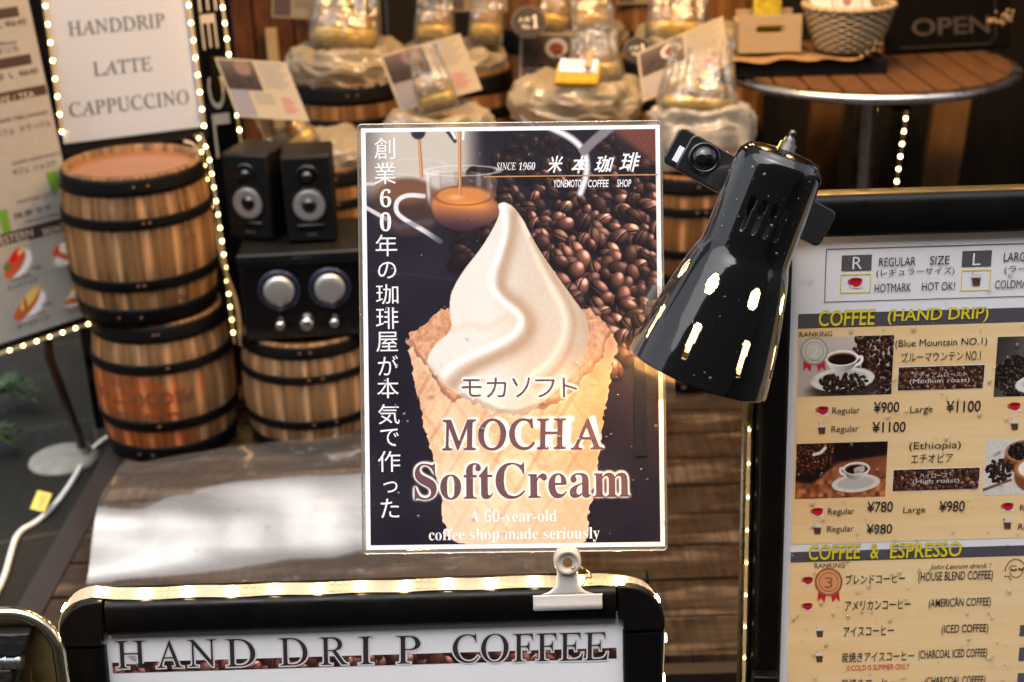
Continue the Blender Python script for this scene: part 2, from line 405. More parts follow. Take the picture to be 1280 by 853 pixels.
def paint_poster(x0, y0, x1, y1, st):
    X, Y = np.meshgrid(np.arange(x0, x1 + st, st), np.arange(y0, y1 + st, st)); ny, nx = X.shape
    img = np.zeros((ny, nx, 3)); img[:] = (32, 28, 40)
    n1 = cnoise(ny, nx, 60, 3)
    img += ((n1 - .5) * 14)[..., None]
    wall = (1 - sstep(575, 612, X)) * (1 - sstep(225, 268, Y - (X - 520) * .06)) * (.72 + .28 * sstep(452, 500, X))
    img = mix(img, (196, 184, 170), wall); 
    img = mix(img, (96, 88, 92), (1 - sstep(452, 482, X)) * (1 - sstep(170, 250, Y)) * .6)
    # beans, thickest on the right
    cond = lambda x, y: (y > 172 + max(0, 640 - x) * .9) and x > 560 and y < 470 and (x - 560) > (y - 290) * .25
    pts = sorted(scatter(556, 168, 850, 470, 15.5, 4, cond), key=lambda q: q[1] + random.uniform(-9, 9))
    sz = [8 + 7.5 * min(1, max(0, (q[1] - 170) / 220)) for q in pts]
    img = beans(img, X, Y, pts, sz, dark=(24, 17, 22), brown=(126, 82, 68), spec=(240, 205, 190), seed=5, bright=lambda x, y: (.28 + .85 * min(1, max(0, (x - 580) / 130)) * min(1, max(.1, (y - 185) / 60))))
    # burlap top right and the scoop
    bur = sstep(0, 26, (X - 752) + (163 - Y) * 1.3) * (1 - sstep(196, 222, Y))
    weave = .5 + .5 * np.sin(X * 1.35 + Y * .7) * np.sin(Y * 1.25 - X * .35)
    img = img * (1 - bur[..., None]) + (np.array((62, 34, 34)) + np.array((90, 52, 40)) * weave[..., None]) * bur[..., None]
    sp = dline(X, Y, smoothpts([(690, 160), (716, 172), (733, 188), (737, 205), (735, 225), (728, 243)], 2))
    spm = 1 - sstep(3.5, 6.0, sp); img = mix(img, (150, 142, 148), spm); img = mix(img, (228, 222, 226), 1 - sstep(.8, 2.4, np.abs(sp - 1)))
    sp2 = dline(X, Y, smoothpts([(733, 190), (745, 178), (768, 160)], 2)); img = mix(img, (126, 118, 126), 1 - sstep(4, 8, sp2))
    # left cup
    img = mix(img, (70, 50, 46), ell(X, Y, 512, 258, 44, 36, 0, .12) * .9)
    img = mix(img, (128, 82, 56), ell(X, Y, 508, 238, 36, 15, .05, .35) * .8)
    img = mix(img, (205, 200, 196), (1 - sstep(.6, 1.8, np.abs(np.hypot((X - 522) / 39, (Y - 207) / 10) - 1) * 12)) * .5)
    # main glass
    glass = inpoly(X, Y, smoothpts([(534, 214), (626, 214), (622, 250), (606, 276), (575, 288), (548, 278), (537, 250)], 2, True)); glass = blur(glass, 2)
    img = mix(img, (128, 110, 102), glass * .45)
    body = inpoly(X, Y, smoothpts([(538, 250), (560, 236), (600, 236), (622, 250), (632, 266), (612, 282), (575, 290), (550, 280)], 2, True)); body = blur(body, 4)
    bc_ = np.array((196, 122, 76)) + (np.array((62, 42, 54)) - np.array((196, 122, 76))) * sstep(252, 287, Y + (X - 580) * -.08)[..., None]; img = img * (1 - body[..., None]) + bc_ * body[..., None]; img = mix(img, (206, 128, 72), ell(X, Y, 582, 244, 34, 11, .03, .3)); img = mix(img, (226, 142, 66), ell(X, Y, 590, 256, 32, 5, .05, .6) * .8)
    img = mix(img, (226, 220, 214), (1 - sstep(.5, 1.6, np.abs(np.hypot((X - 580) / 47, (Y - 213) / 6.5) - 1) * 10)) * .55)
    img = mix(img, (235, 228, 222), np.exp(-((X - 537 - (Y - 214) * .04) / 2.2) ** 2) * sstep(212, 218, Y) * (1 - sstep(240, 262, Y)) * .7)
    for gx0, gx1, gy0, gy1, al in ((541, 552, 212, 236, .42), (554, 570, 213, 229, .30), (598, 604, 215, 236, .30), (612, 617, 216, 250, .22)):
        img = mix(img, (236, 230, 224), sstep(gx0 - 2, gx0 + 2, X) * (1 - sstep(gx1 - 2, gx1 + 2, X)) * sstep(gy0 - 2, gy0 + 2, Y) * (1 - sstep(gy1 - 6, gy1 + 4, Y)) * al)
    img = mix(img, (120, 66, 40), (1 - sstep(.4, 1.6, np.abs(np.hypot((X - 582) / 36, (Y - 244) / 12) - 1) * 12)) * .55); img = mix(img, (240, 190, 130), ell(X, Y, 572, 246, 9, 3, 0, .8) * .6)
    img = mix(img, (50, 36, 46), sstep(600, 640, X) * (1 - sstep(.8, 1.2, np.hypot((X - 600) / 44, (Y - 268) / 24))) * .5)
    for sx, ex_, top, bot in ((526.5, 530, 160, 224), (578, 577.5, 160, 246)):
        xx = sx + (ex_ - sx) * (Y - top) / (bot - top); mm = (1 - sstep(1.2, 2.8, np.abs(X - xx))) * (1 - sstep(bot - 6, bot, Y)); img = mix(img, (176, 108, 62), mm); img = mix(img, (226, 170, 120), (1 - sstep(.2, 1.1, np.abs(X - xx + .6))) * mm)
    img = mix(img, (46, 40, 48), ell(X, Y, 526, 164, 9, 9, 0, .15)); img = mix(img, (60, 54, 58), 1 - sstep(1.5, 3, dline(X, Y, [(560, 160), (572, 176)])))
    img = mix(img, (236, 230, 228), 1 - sstep(.8, 2.2, dline(X, Y, [(566, 160), (572, 172)]))); img = mix(img, (240, 236, 232), 1 - sstep(.8, 2.2, dline(X, Y, [(583, 160), (582, 173)])))
    # handle and table edge streaks
    hd = dline(X, Y, smoothpts([(532, 244), (512, 242), (499, 248), (496, 260), (502, 270), (530, 286), (552, 301)], 3)); img = mix(img, (182, 174, 178), (1 - sstep(2.2, 4.2, hd)) * (1 - sstep(526, 556, X) * .7)); img = mix(img, (240, 236, 238), (1 - sstep(.4, 1.4, np.abs(hd - 1.2))) * (1 - sstep(520, 550, X)))
    img = mix(img, (222, 214, 218), (1 - sstep(1.6, 3.4, dline(X, Y, [(452, 253), (484, 272)]))) * .95); img = mix(img, (206, 198, 202), (1 - sstep(1.2, 2.8, dline(X, Y, [(452, 228), (470, 228)]))))
    img = mix(img, (90, 86, 104), (1 - sstep(2, 6, dline(X, Y, [(484, 272), (500, 282), (540, 276)]))) * .5)
    img = mix(img, (66, 60, 76), (1 - sstep(.3, 1.2, dline(X, Y, [(455, 335), (580, 350)]))) * .4)
    img = blur(img, 1)
    # wafer cone, back of its rim
    rimb = smoothpts([(508, 432), (514, 415), (528, 404), (545, 392), (566, 383), (600, 400), (700, 400), (732, 386), (748, 394), (764, 410), (772, 424), (766, 470), (700, 520), (560, 520), (518, 470)], 1, True)
    jit = cnoise(ny, nx, 6, 21) * 6 + cnoise(ny, nx, 12, 23) * 9 - 7.5; jit2 = cnoise(ny, nx, 6, 22) * 6 + cnoise(ny, nx, 12, 24) * 9 - 7.5
    wn = cnoise(ny, nx, 7, 8) * .5 + cnoise(ny, nx, 3, 9) * .5
    mrim = blur(inpoly(X + jit, Y + jit2, rimb), 1)
    img = img * (1 - mrim[..., None]) + (np.array((208, 152, 118)) + (wn[..., None] - .5) * np.array((70, 70, 66))) * mrim[..., None]
    # cream
    Z = lambda p: [(500 + a / 3.046, 240 + b / 3.046) for a, b in p]
    cream = smoothpts(Z([(378, 50), (392, 40), (412, 40), (440, 58), (478, 110), (500, 160), (545, 240), (600, 320), (670, 420), (715, 480), (722, 570), (700, 650), (640, 720), (560, 790), (470, 860), (330, 840), (200, 760), (150, 720), (100, 660), (104, 620), (140, 570), (200, 525), (192, 470), (190, 410), (206, 360), (250, 290), (310, 220), (360, 140), (388, 80)]), 2, True)
    mc = blur(inpoly(X, Y, cream), 1)
    zx = (X - 500) * 3.046; zy = (Y - 240) * 3.046
    c = np.zeros_like(img); c[:] = (230, 222, 213)
    c = mix(c, (212, 195, 178), sstep(330, 520, zx + (zy - 300) * .05))
    c = mix(c, (190, 164, 140), sstep(0, 70, zx - np.interp(zy, [100, 200, 330, 440, 560, 650], [500, 520, 570, 640, 650, 600])) * .75)
    r1 = smoothpts(Z([(398, 50), (412, 130), (385, 230), (350, 315), (352, 372), (400, 425), (455, 465), (466, 505), (425, 555), (330, 597), (225, 640), (165, 690)]), 2)
    v1 = smoothpts(Z([(440, 90), (432, 170), (405, 260), (385, 340), (395, 385), (455, 430), (498, 485), (500, 535), (450, 590), (350, 635), (250, 680), (200, 730)]), 2)
    c = mix(c, (182, 150, 124), np.exp(-(dline(zx, zy, [((a - 500) * 3.046, (b - 240) * 3.046) for a, b in v1]) / 30) ** 2) * .9)
    v0 = smoothpts(Z([(205, 525), (250, 500), (330, 520), (400, 480)]), 2)
    c = mix(c, (222, 196, 172), np.exp(-(dline(X, Y, v0) / 4.5) ** 2) * .45)
    c = mix(c, (246, 242, 238), np.exp(-(dline(X, Y, r1) / 5.0) ** 2) * .95)
    r2 = smoothpts(Z([(470, 100), (520, 240), (580, 370), (625, 450), (632, 540), (580, 640), (500, 700)]), 2)
    c = mix(c, (246, 228, 210), np.exp(-(dline(X, Y, r2) / 4.2) ** 2) * .7)
    v2 = smoothpts(Z([(510, 180), (575, 310), (660, 440), (668, 560), (610, 670), (520, 740)]), 2)
    c = mix(c, (180, 144, 114), np.exp(-(dline(X, Y, v2) / 4.5) ** 2) * .6)
    c = mix(c, (206, 172, 142), np.exp(-(dline(X, Y, smoothpts(Z([(110, 680), (160, 740), (220, 790), (300, 830)]), 2)) / 7) ** 2) * .6)
    inner = blur(inpoly(X, Y, cream), 5); c = mix(c, (206, 176, 150), (1 - sstep(.5, .98, inner)) * .55)
    c += ((cnoise(ny, nx, 4, 31) - .5) * 7)[..., None]
    img = img * (1 - mc[..., None]) + c * mc[..., None]
    # cone, front
    front = smoothpts([(510, 432), (516, 428), (522, 446), (536, 462), (552, 490), (566, 506), (572, 498), (590, 500), (612, 514), (640, 522), (668, 512), (700, 506), (722, 484), (740, 462), (752, 452), (756, 430), (766, 418), (771, 426), (768, 450), (756, 520), (744, 590), (735, 640), (729, 690), (556, 690), (548, 610), (532, 540), (518, 478)], 1, True)
    shad = blur(inpoly(X, Y - 0, [(p[0], p[1] - 7) for p in front]), 4); img = mix(img, (96, 62, 52), shad * (1 - mc * .25) * mrim * .4)
    mf = blur(inpoly(X + jit * .6, Y + jit2 * .6, front), 1)
    g1 = np.abs(((X - 640) * .9 + (Y - 500) * .55) / 44 % 1 - .5); g2 = np.abs(((X - 640) * .9 - (Y - 500) * .62) / 44 % 1 - .5)
    cc = np.zeros_like(img); cc[:] = (230, 184, 148)
    cc += ((wn - .5) * 46)[..., None]; cc += ((cnoise(ny, nx, 24, 41) - .5) * 40)[..., None]
    cc = mix(cc, (184, 116, 80), (1 - sstep(.03, .09, g1)) * .42); cc = mix(cc, (240, 196, 160), np.exp(-((g1 - .1) / .03) ** 2) * .35); cc = mix(cc, (190, 122, 86), (1 - sstep(.03, .08, g2)) * .3)
    cc = mix(cc, (196, 124, 88), sstep(670, 770, X + (Y - 430) * .16) * .6); cc = mix(cc, (244, 200, 168), np.exp(-((X - 575 - (Y - 500) * .03) / 26) ** 2) * .5)
    cc = mix(cc, (246, 214, 188), sstep(540, 660, Y) * .45)  # lower cone painted paler, the lamp's wash put into the print
    img = img * (1 - mf[..., None]) + cc * mf[..., None]
    edge = np.exp(-(dline(X, Y, front[2:50]) / 2.2) ** 2); img = mix(img, (246, 204, 172), edge * mf * .5)
    for body_, bx_, st_, of_, k_, g_, cl in (('MOCHA', (552.5, 523, 755, 563), 'i', .014, 7, 3.4, (255, 244, 240)), ('SoftCream', (518, 578, 787.5, 623.5), 'b', 0, 8, 3.4, (255, 244, 240)), *(('モカソフト'[i_], b_, 'n', 0, 7, 4.5, (255, 248, 244)) for i_, b_ in enumerate(MOKA))):
        mk = raster_text(X, Y, body_, TOPX(bx_), st_, of_)
        img = mix(img, cl, np.clip(blur(mk, k_) * g_ * 1.35, 0, 1) ** 1.1 * .97)
    return img

def paint_beans(w_, h_, step, size, seed, dark=(38, 22, 20), brown=(140, 92, 74), spec=(220, 180, 160), bgc=(24, 14, 14), sub=2.2):
    X, Y = np.meshgrid(np.arange(0, w_, 1 / sub), np.arange(0, h_, 1 / sub)); img = np.zeros((*X.shape, 3)); img[:] = bgc
    pts = scatter(-size, -size, w_ + size, h_ + size, step, seed); return beans(img, X, Y, pts, [size] * len(pts), dark, brown, spec, seed)
def cup(img, X, Y, cx, cy, s, white=(236, 232, 228), coffee=(26, 15, 12), hand=1):
    img = mix(img, np.array(white) * .93, ell(X, Y, cx, cy + .62 * s, 1.38 * s, .52 * s, -.06, .04)); img = mix(img, np.array(white) * .8, ell(X, Y, cx, cy + .6 * s, 1.05 * s, .36 * s, -.06, .1))
    return img
def cup_top(img, X, Y, cx, cy, s, white=(240, 238, 234), coffee=(26, 15, 12), hand=1):
    h = dline(X, Y, smoothpts([(cx + hand * .8 * s, cy + .0 * s), (cx + hand * 1.15 * s, cy - .08 * s), (cx + hand * 1.1 * s, cy + .3 * s), (cx + hand * .7 * s, cy + .46 * s)], 2)); img = mix(img, white, 1 - sstep(.06 * s, .13 * s, h))
    b = inpoly(X, Y, smoothpts([(cx - .92 * s, cy - .05 * s), (cx - .8 * s, cy + .4 * s), (cx - .4 * s, cy + .78 * s), (cx + .4 * s, cy + .78 * s), (cx + .8 * s, cy + .4 * s), (cx + .92 * s, cy - .05 * s)], 2, True))
    sh = np.clip(.74 + .3 * (cx - X) / s * hand, .55, 1.02); img = img * (1 - b[..., None]) + np.array(white, float) * sh[..., None] * b[..., None]
    img = mix(img, white, ell(X, Y, cx, cy, .95 * s, .46 * s, 0, .05)); img = mix(img, (206, 190, 170), ell(X, Y, cx, cy + .02 * s, .84 * s, .38 * s, 0, .05)); img = mix(img, coffee, ell(X, Y, cx, cy + .05 * s, .78 * s, .33 * s, 0, .06)); img = mix(img, (120, 78, 46), (ell(X, Y, cx, cy + .05 * s, .8 * s, .34 * s, 0, .05) - ell(X, Y, cx + .02 * s, cy + .09 * s, .74 * s, .3 * s, 0, .06)).clip(0, 1) * .8)
    return img
def canvas(w_, h_, col, sub=2.2):
    X, Y = np.meshgrid(np.arange(0, w_, 1 / sub), np.arange(0, h_, 1 / sub)); img = np.zeros((*X.shape, 3)); img[:] = col; return X, Y, img
def paint_cup_white():
    X, Y, img = canvas(118, 75, (176, 166, 160)); img = mix(img, (206, 198, 192), sstep(40, 0, Y) * .6)
    pts = scatter(70, -4, 124, 80, 5.5, 3, lambda x, y: x > 66 + abs(y - 20) * .28 + max(0, y - 40) * .5); img = beans(img, X, Y, pts, [4.2] * len(pts), (26, 15, 14), (92, 52, 40), (170, 120, 100), 3)
    img = mix(img, (60, 48, 44), ell(X, Y, 58, 68, 44, 12, 0, .3)); img = cup(img, X, Y, 56, 36, 29)
    pts = scatter(24, 50, 92, 72, 4.6, 6, lambda x, y: ((x - 56) / 32) ** 2 + ((y - 58) / 12) ** 2 < 1); img = beans(img, X, Y, pts, [3.4] * len(pts), (22, 14, 14), (74, 46, 38), (130, 95, 80), 7)
    return cup_top(img, X, Y, 54, 27, 22)
def paint_cup_burlap():
    X, Y, img = canvas(114, 70, (26, 15, 16)); pts = scatter(-4, -4, 46, 40, 4, 8, lambda x, y: y < 38 - x * .35 + 6); img = beans(img, X, Y, pts, [3] * len(pts), (26, 14, 12), (120, 62, 40), (200, 140, 110), 9)
    n = cnoise(*X.shape, 12, 5); b = sstep(-3, 4, Y - (46 - X * .2 + 8 * np.sin(X * .09))) ; img = img * (1 - b[..., None]) + (np.array((150, 88, 54)) + (n[..., None] - .5) * np.array((120, 86, 60))) * b[..., None]
    b2 = sstep(-2, 3, Y - (24 - (X - 50) * .12)) * (1 - sstep(4, 14, Y - 34)) * sstep(40, 60, X); img = mix(img, (140, 82, 54), b2 * .8)
    img = mix(img, (228, 216, 210), 1 - sstep(1, 3, dline(X, Y, [(36, 6), (30, 12), (22, 14)]))); img = cup(img, X, Y, 76, 38, 22, (226, 220, 216)); img = cup_top(img, X, Y, 76, 33, 18, (226, 222, 216), (18, 12, 12), -1)
    return mix(img, (226, 220, 212), (1 - sstep(0, 2, np.abs(X - 80 - (Y - 36) * .2) - 6)) * ell(X, Y, 78, 36, 12, 5, -.4, .3) * .8)
def paint_beans_grey():
    X, Y, img = canvas(118, 76, (104, 98, 92)); img = mix(img, (54, 50, 48), sstep(60, 0, X + Y * .3)); pts = scatter(0, 14, 122, 80, 4.4, 13, lambda x, y: (x - 30) ** 2 * .8 + (y - 50) ** 2 < 700 or x > 44 + abs(y - 50)); img = beans(img, X, Y, pts, [3.4] * len(pts), (18, 14, 14), (70, 54, 48), (140, 120, 108), 14)
    img = cup(img, X, Y, 62, 44, 26); return cup_top(img, X, Y, 62, 40, 20)
def paint_bowls():
    X, Y, img = canvas(112, 71, (206, 202, 196)); img += ((cnoise(*X.shape, 5, 3) - .5) * 18)[..., None]
    for cx, cy, s, fill in ((50, 16, 26, (20, 14, 14)), (68, 38, 30, (236, 230, 224))):
        img = mix(img, (120, 70, 44), ell(X, Y, cx, cy + 8, s, s * .8, 0, .06)); img = mix(img, (176, 116, 78), ell(X, Y, cx, cy, s, s * .55, 0, .05)); img = mix(img, fill, ell(X, Y, cx, cy, s * .86, s * .45, 0, .05))
        if fill[0] < 50: pts = scatter(cx - s, cy - 12, cx + s, cy + 12, 4.2, 3, lambda x, y: ((x - cx) / s / .82) ** 2 + ((y - cy) / s / .42) ** 2 < 1); img = beans(img, X, Y, pts, [3.2] * len(pts), (16, 12, 12), (60, 44, 40), (200, 190, 186), 4)
    pts = scatter(0, 22, 36, 64, 4.6, 5, lambda x, y: ((x - 20) / 16) ** 2 + ((y - 40) / 14) ** 2 < 1.2); img = beans(img, X, Y, pts, [3.2] * len(pts), (22, 14, 14), (70, 48, 42), (120, 95, 84), 15)
    return mix(img, (110, 76, 56), 1 - sstep(1, 2.4, dline(X, Y, [(0, 64), (34, 52)])))
def paint_card_photo(kind):
    X, Y, img = canvas(60, 44, (70, 58, 58), 1.2); img = mix(img, (128, 108, 104), sstep(22, 0, Y) * .6)
    if kind == 0: img = mix(img, (140, 112, 104), ell(X, Y, 38, 10, 14, 12, 0, .3)); img = mix(img, (52, 44, 44), sstep(20, 26, Y))
    elif kind == 1: img = mix(img, (226, 220, 214), ell(X, Y, 42, 16, 14, 13, 0, .08)); img = mix(img, (150, 74, 50), ell(X, Y, 42, 17, 9, 8, 0, .2))
    else: img = mix(img, (200, 190, 180), ell(X, Y, 26, 30, 16, 11, .2, .3)); img = mix(img, (60, 46, 42), ell(X, Y, 26, 28, 11, 6, .2, .3))
    pts = scatter(0, 24, 60, 46, 4, kind + 3); return beans(img, X, Y, pts[:70], [2.4] * 70, (30, 22, 22), (90, 66, 60), (150, 120, 110), kind + 2)

# ------------------------------------------------------------------ shared materials
black_plastic = mat('black_plastic', (.007, .007, .0075), .35, spec=.3, rvar=.08, vscale=40)
black_frame = mat('black_anodised', (.003, .0026, .0025), .36, spec=.22, rvar=.1, vscale=25, bump=.02, bscale=200)
gloss_black = mat('black_enamel', (.003, .003, .0035), .12, spec=.2, coat=1, coatr=.045)
white_paper = mat('white_paper', (.66, .70, .80), .55)
white_gloss = mat('laminated_white', (.72, .72, .77), .3, coat=.25, coatr=.12)
ink = mat('black_ink', (.025, .022, .026), .5)
ink_grey = mat('grey_ink', (.13, .16, .17), .5)
chrome = mat('chrome', (.72, .72, .74), .16, 1)
brushed = mat('brushed_steel', (.5, .5, .52), .3, 1, rvar=.08, vscale=30)
brass = mat('brass', (.30, .22, .09), .3, 1, rvar=.1, vscale=40)
iron = mat('black_iron', (.0028, .0024, .0023), .62, 0, spec=.14, rvar=.15, vscale=30, bump=.15, bscale=80)
rust = mat('rust_rivet', (.09, .045, .03), .6, .4)
clear = film_mat('clear_film', .05, .05, (.95, .93, .9), .05)
cello = film_mat('cellophane', .02, .09, (.95, .84, .62), .14, bump=.5, bscale=28)
drop_m = film_mat('water_drop', .05, .05, (.95, .95, .95), .04)
led_m = mat('led_diode', (1, .9, .7), .4, emit=(1, .68, .25), es=34)
led_dim = mat('led_diode_dim', (1, .9, .7), .4, emit=(1, .60, .16), es=14)
led_dim2 = mat('led_diode_soft', (1, .9, .7), .4, emit=(1, .64, .18), es=18)
led_front = mat('led_diode_front', (1, .9, .7), .4, emit=(1, .74, .40), es=60)
tape_m = mat('led_tape', (.46, .37, .23), .4)
tape_pad = mat('copper_pad', (.55, .30, .10), .35, .5)
print_plain = print_mat('print_matte', .7); print_plain.node_tree.nodes['Principled BSDF'].inputs['Specular IOR Level'].default_value = .2
print_lam = print_mat('print_laminated', .3, .22, .07)
_t = print_lam.node_tree; _tc = _t.nodes.new('ShaderNodeTexCoord'); _n = _t.nodes.new('ShaderNodeTexNoise'); _n.inputs['Scale'].default_value = 9
_b = _t.nodes.new('ShaderNodeBump'); _b.inputs['Strength'].default_value = .10; _b.inputs['Distance'].default_value = .02
_t.links.new(_tc.outputs['Object'], _n.inputs['Vector']); _t.links.new(_n.outputs[0], _b.inputs['Height']); _t.links.new(_b.outputs[0], _t.nodes['Principled BSDF'].inputs['Coat Normal'])

# ------------------------------------------------------------------ ground
mb = MB(); mb.box(-60, -60, -.14, 60, 60, -.12)
stone = mat('wet_stone_paving', (.020, .018, .0135), .62, spec=.22, var=.45, vscale=5, bump=.35, bscale=90, rvar=.2)
t_ = stone.node_tree; N_ = t_.nodes.new
tc = N_('ShaderNodeTexCoord'); bk = N_('ShaderNodeTexBrick'); bk.inputs['Scale'].default_value = 1; bk.inputs['Brick Width'].default_value = .6; bk.inputs['Row Height'].default_value = .3
bk.inputs['Mortar Size'].default_value = .004; bk.inputs['Color1'].default_value = (1, 1, 1, 1); bk.inputs['Color2'].default_value = (.72, .74, .7, 1); bk.inputs['Mortar'].default_value = (3.2, 3.0, 2.6, 1)
mpp = N_('ShaderNodeMapping'); mpp.inputs['Rotation'].default_value = (0, 0, R(72)); t_.links.new(tc.outputs['Object'], mpp.inputs[0]); t_.links.new(mpp.outputs[0], bk.inputs[0])
pb = t_.nodes['Principled BSDF']; src = pb.inputs['Base Color'].links[0].from_socket
mm = N_('ShaderNodeMix'); mm.data_type = 'RGBA'; mm.blend_type = 'MULTIPLY'; mm.inputs[0].default_value = 1
t_.links.new(src, mm.inputs[6]); t_.links.new(bk.outputs[0], mm.inputs[7]); t_.links.new(mm.outputs[2], pb.inputs['Base Color'])
tag(mb.build('pavement', stone), kind='structure')

# deck of planks running across
deck_m = wood_attr_mat('wet_deck_wood', (.048, .026, .013), (.007, .0042, .0026), stain=(.008, .006, .005), rough=.42, sx=3.2, sy=60, patch=(.10, .066, .042), patchamt=-.02, bump=.5, pscale=(4, 22, .5))
nt_ = deck_m.node_tree; nn = nt_.nodes.new('ShaderNodeTexNoise'); nn.inputs['Scale'].default_value = 9; nn.inputs['Detail'].default_value = 4
gg = nt_.nodes.new('ShaderNodeAttribute'); gg.attribute_name = 'gv'; nt_.links.new(gg.outputs['Vector'], nn.inputs['Vector'])
mr_ = nt_.nodes.new('ShaderNodeMapRange'); mr_.inputs[1].default_value = .4; mr_.inputs[2].default_value = .62; mr_.inputs[3].default_value = .14; mr_.inputs[4].default_value = .55
nt_.links.new(nn.outputs[0], mr_.inputs[0]); nt_.links.new(mr_.outputs[0], nt_.nodes['Principled BSDF'].inputs['Roughness'])
mb = MB(); gv = []; bar = []
y = 2.10; k = 0
while y < 4.55:
    wd = .118
    for (xa, xb) in ((-.895, 1.5 + .3 * math.sin(k * 2.3)), (1.504 + .3 * math.sin(k * 2.3), 2.6)):
        mb.box(xa, y, -.035, xb, y + wd, random.uniform(-.002, .001)); tone = random.uniform(.1, .75); off = random.uniform(0, 30)
        for q in mb.v[-8:]: gv.append((q.x + off, q.y + off * .7, k)); bar.append((tone, .5, 0, 1))
    y += wd + .009; k += 1
mb.att = {'gv': ('FLOAT_VECTOR', gv), 'bar': ('FLOAT_COLOR', bar)}
tag(mb.build('deck', deck_m), kind='structure')
mb = MB(); mb.box(-.93, 2.09, -.12, 2.6, 4.56, -.037); mb.box(-.955, 2.06, -.12, -.900, 4.56, -.004)
mb.box(-.895, 2.06, -.12, 2.6, 2.092, -.012)
tag(mb.build('deck_skirting', mat('deck_skirting_wood', (.022, .014, .010), .4, var=.5, vscale=20, stretch=(1, 12, 12))), kind='structure')

# ------------------------------------------------------------------ back wall, awning, side wall
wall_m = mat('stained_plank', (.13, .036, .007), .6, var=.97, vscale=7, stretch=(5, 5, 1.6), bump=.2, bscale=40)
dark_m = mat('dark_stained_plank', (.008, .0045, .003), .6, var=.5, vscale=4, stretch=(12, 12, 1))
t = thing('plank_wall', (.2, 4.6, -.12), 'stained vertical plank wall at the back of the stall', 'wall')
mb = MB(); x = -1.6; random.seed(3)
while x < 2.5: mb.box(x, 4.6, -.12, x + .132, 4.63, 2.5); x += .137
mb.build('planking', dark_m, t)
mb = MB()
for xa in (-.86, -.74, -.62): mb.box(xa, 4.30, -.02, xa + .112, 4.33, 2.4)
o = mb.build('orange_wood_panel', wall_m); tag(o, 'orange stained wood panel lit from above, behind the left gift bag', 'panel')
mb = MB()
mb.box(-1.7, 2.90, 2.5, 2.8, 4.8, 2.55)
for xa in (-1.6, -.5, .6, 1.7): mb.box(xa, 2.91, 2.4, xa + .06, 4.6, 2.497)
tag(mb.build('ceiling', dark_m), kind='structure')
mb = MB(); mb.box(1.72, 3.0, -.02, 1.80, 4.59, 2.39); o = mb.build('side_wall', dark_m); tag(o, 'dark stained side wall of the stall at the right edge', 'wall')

mb = MB(); mb.box(-4.0, 3.10, 2.56, 4.5, 3.20, 6.5); mb.box(2.9, 3.21, -.12, 4.5, 3.3, 2.55)  # upper shop front, out of view, added to narrow the open sky
t = thing('unseen_shop_facade', (0, 2.95, 2.56), 'unseen dark upper shop front, added above the awning to block sky', 'building'); mb.build('wall', mat('facade_render', (.13, .12, .11), .7, var=.2, vscale=3), t)
mb = MB(); t = thing('unseen_street_building', (0, -4.6, -.12), 'unseen grey building across the street, added to block the sky', 'building')
mb.box(-14, -5.2, -.12, 14, -4.6, 7.4); mb.build('wall', mat('grey_render', (.20, .19, .18), .7, var=.25, vscale=2), t)  # unseen building, added to block low sky and darken reflections
for fx in range(-6, 7):
    for fz in range(3): MB().box(fx * 2 - .55, -4.63, 1.0 + fz * 2.3, fx * 2 + .55, -4.602, 2.3 + fz * 2.3).build('window', mat('dark_glass', (.01, .012, .014), .06), t)
# pendant lamps under the awning
warm = mat('warm_bulb', (1, .8, .5), .3, emit=(1, .60, .24), es=70)
for i, (x, y) in enumerate(((-.12, 3.06), (.28, 3.05), (.72, 3.00), (1.20, 3.08))):
    t = thing('pendant_lamp', (x, y, 2.05), ('bare warm bulb on a cord above the left barrels', 'bare warm bulb on a cord above the middle gift bags', 'bare warm bulb on a cord above the right gift bags', 'bare warm bulb on a cord above the wooden round table')[i], 'lamp', 'pendant bulbs under the awning')
    MB().tube([(x, y, 2.15), (x, y, 2.397)], .004, 6).build('cord', black_plastic, t)
    MB().lathe([(.001, 2.16), (.018, 2.155), (.02, 2.10), (.016, 2.095)], 16, TR(x, y, 0)).build('socket', black_plastic, t)
    MB().ball((x, y, 2.06), .035, 8).build('bulb', warm, t)
    ld = bpy.data.lights.new('pendant_glow', 'POINT'); ld.energy = (25, 34, 28, 8)[i]; ld.color = (1, .54, .15); ld.shadow_soft_size = .05
    lo = bpy.data.objects.new('pendant_glow', ld); COL.objects.link(lo); lo.parent = t; lo.location = (0, 0, -.04)

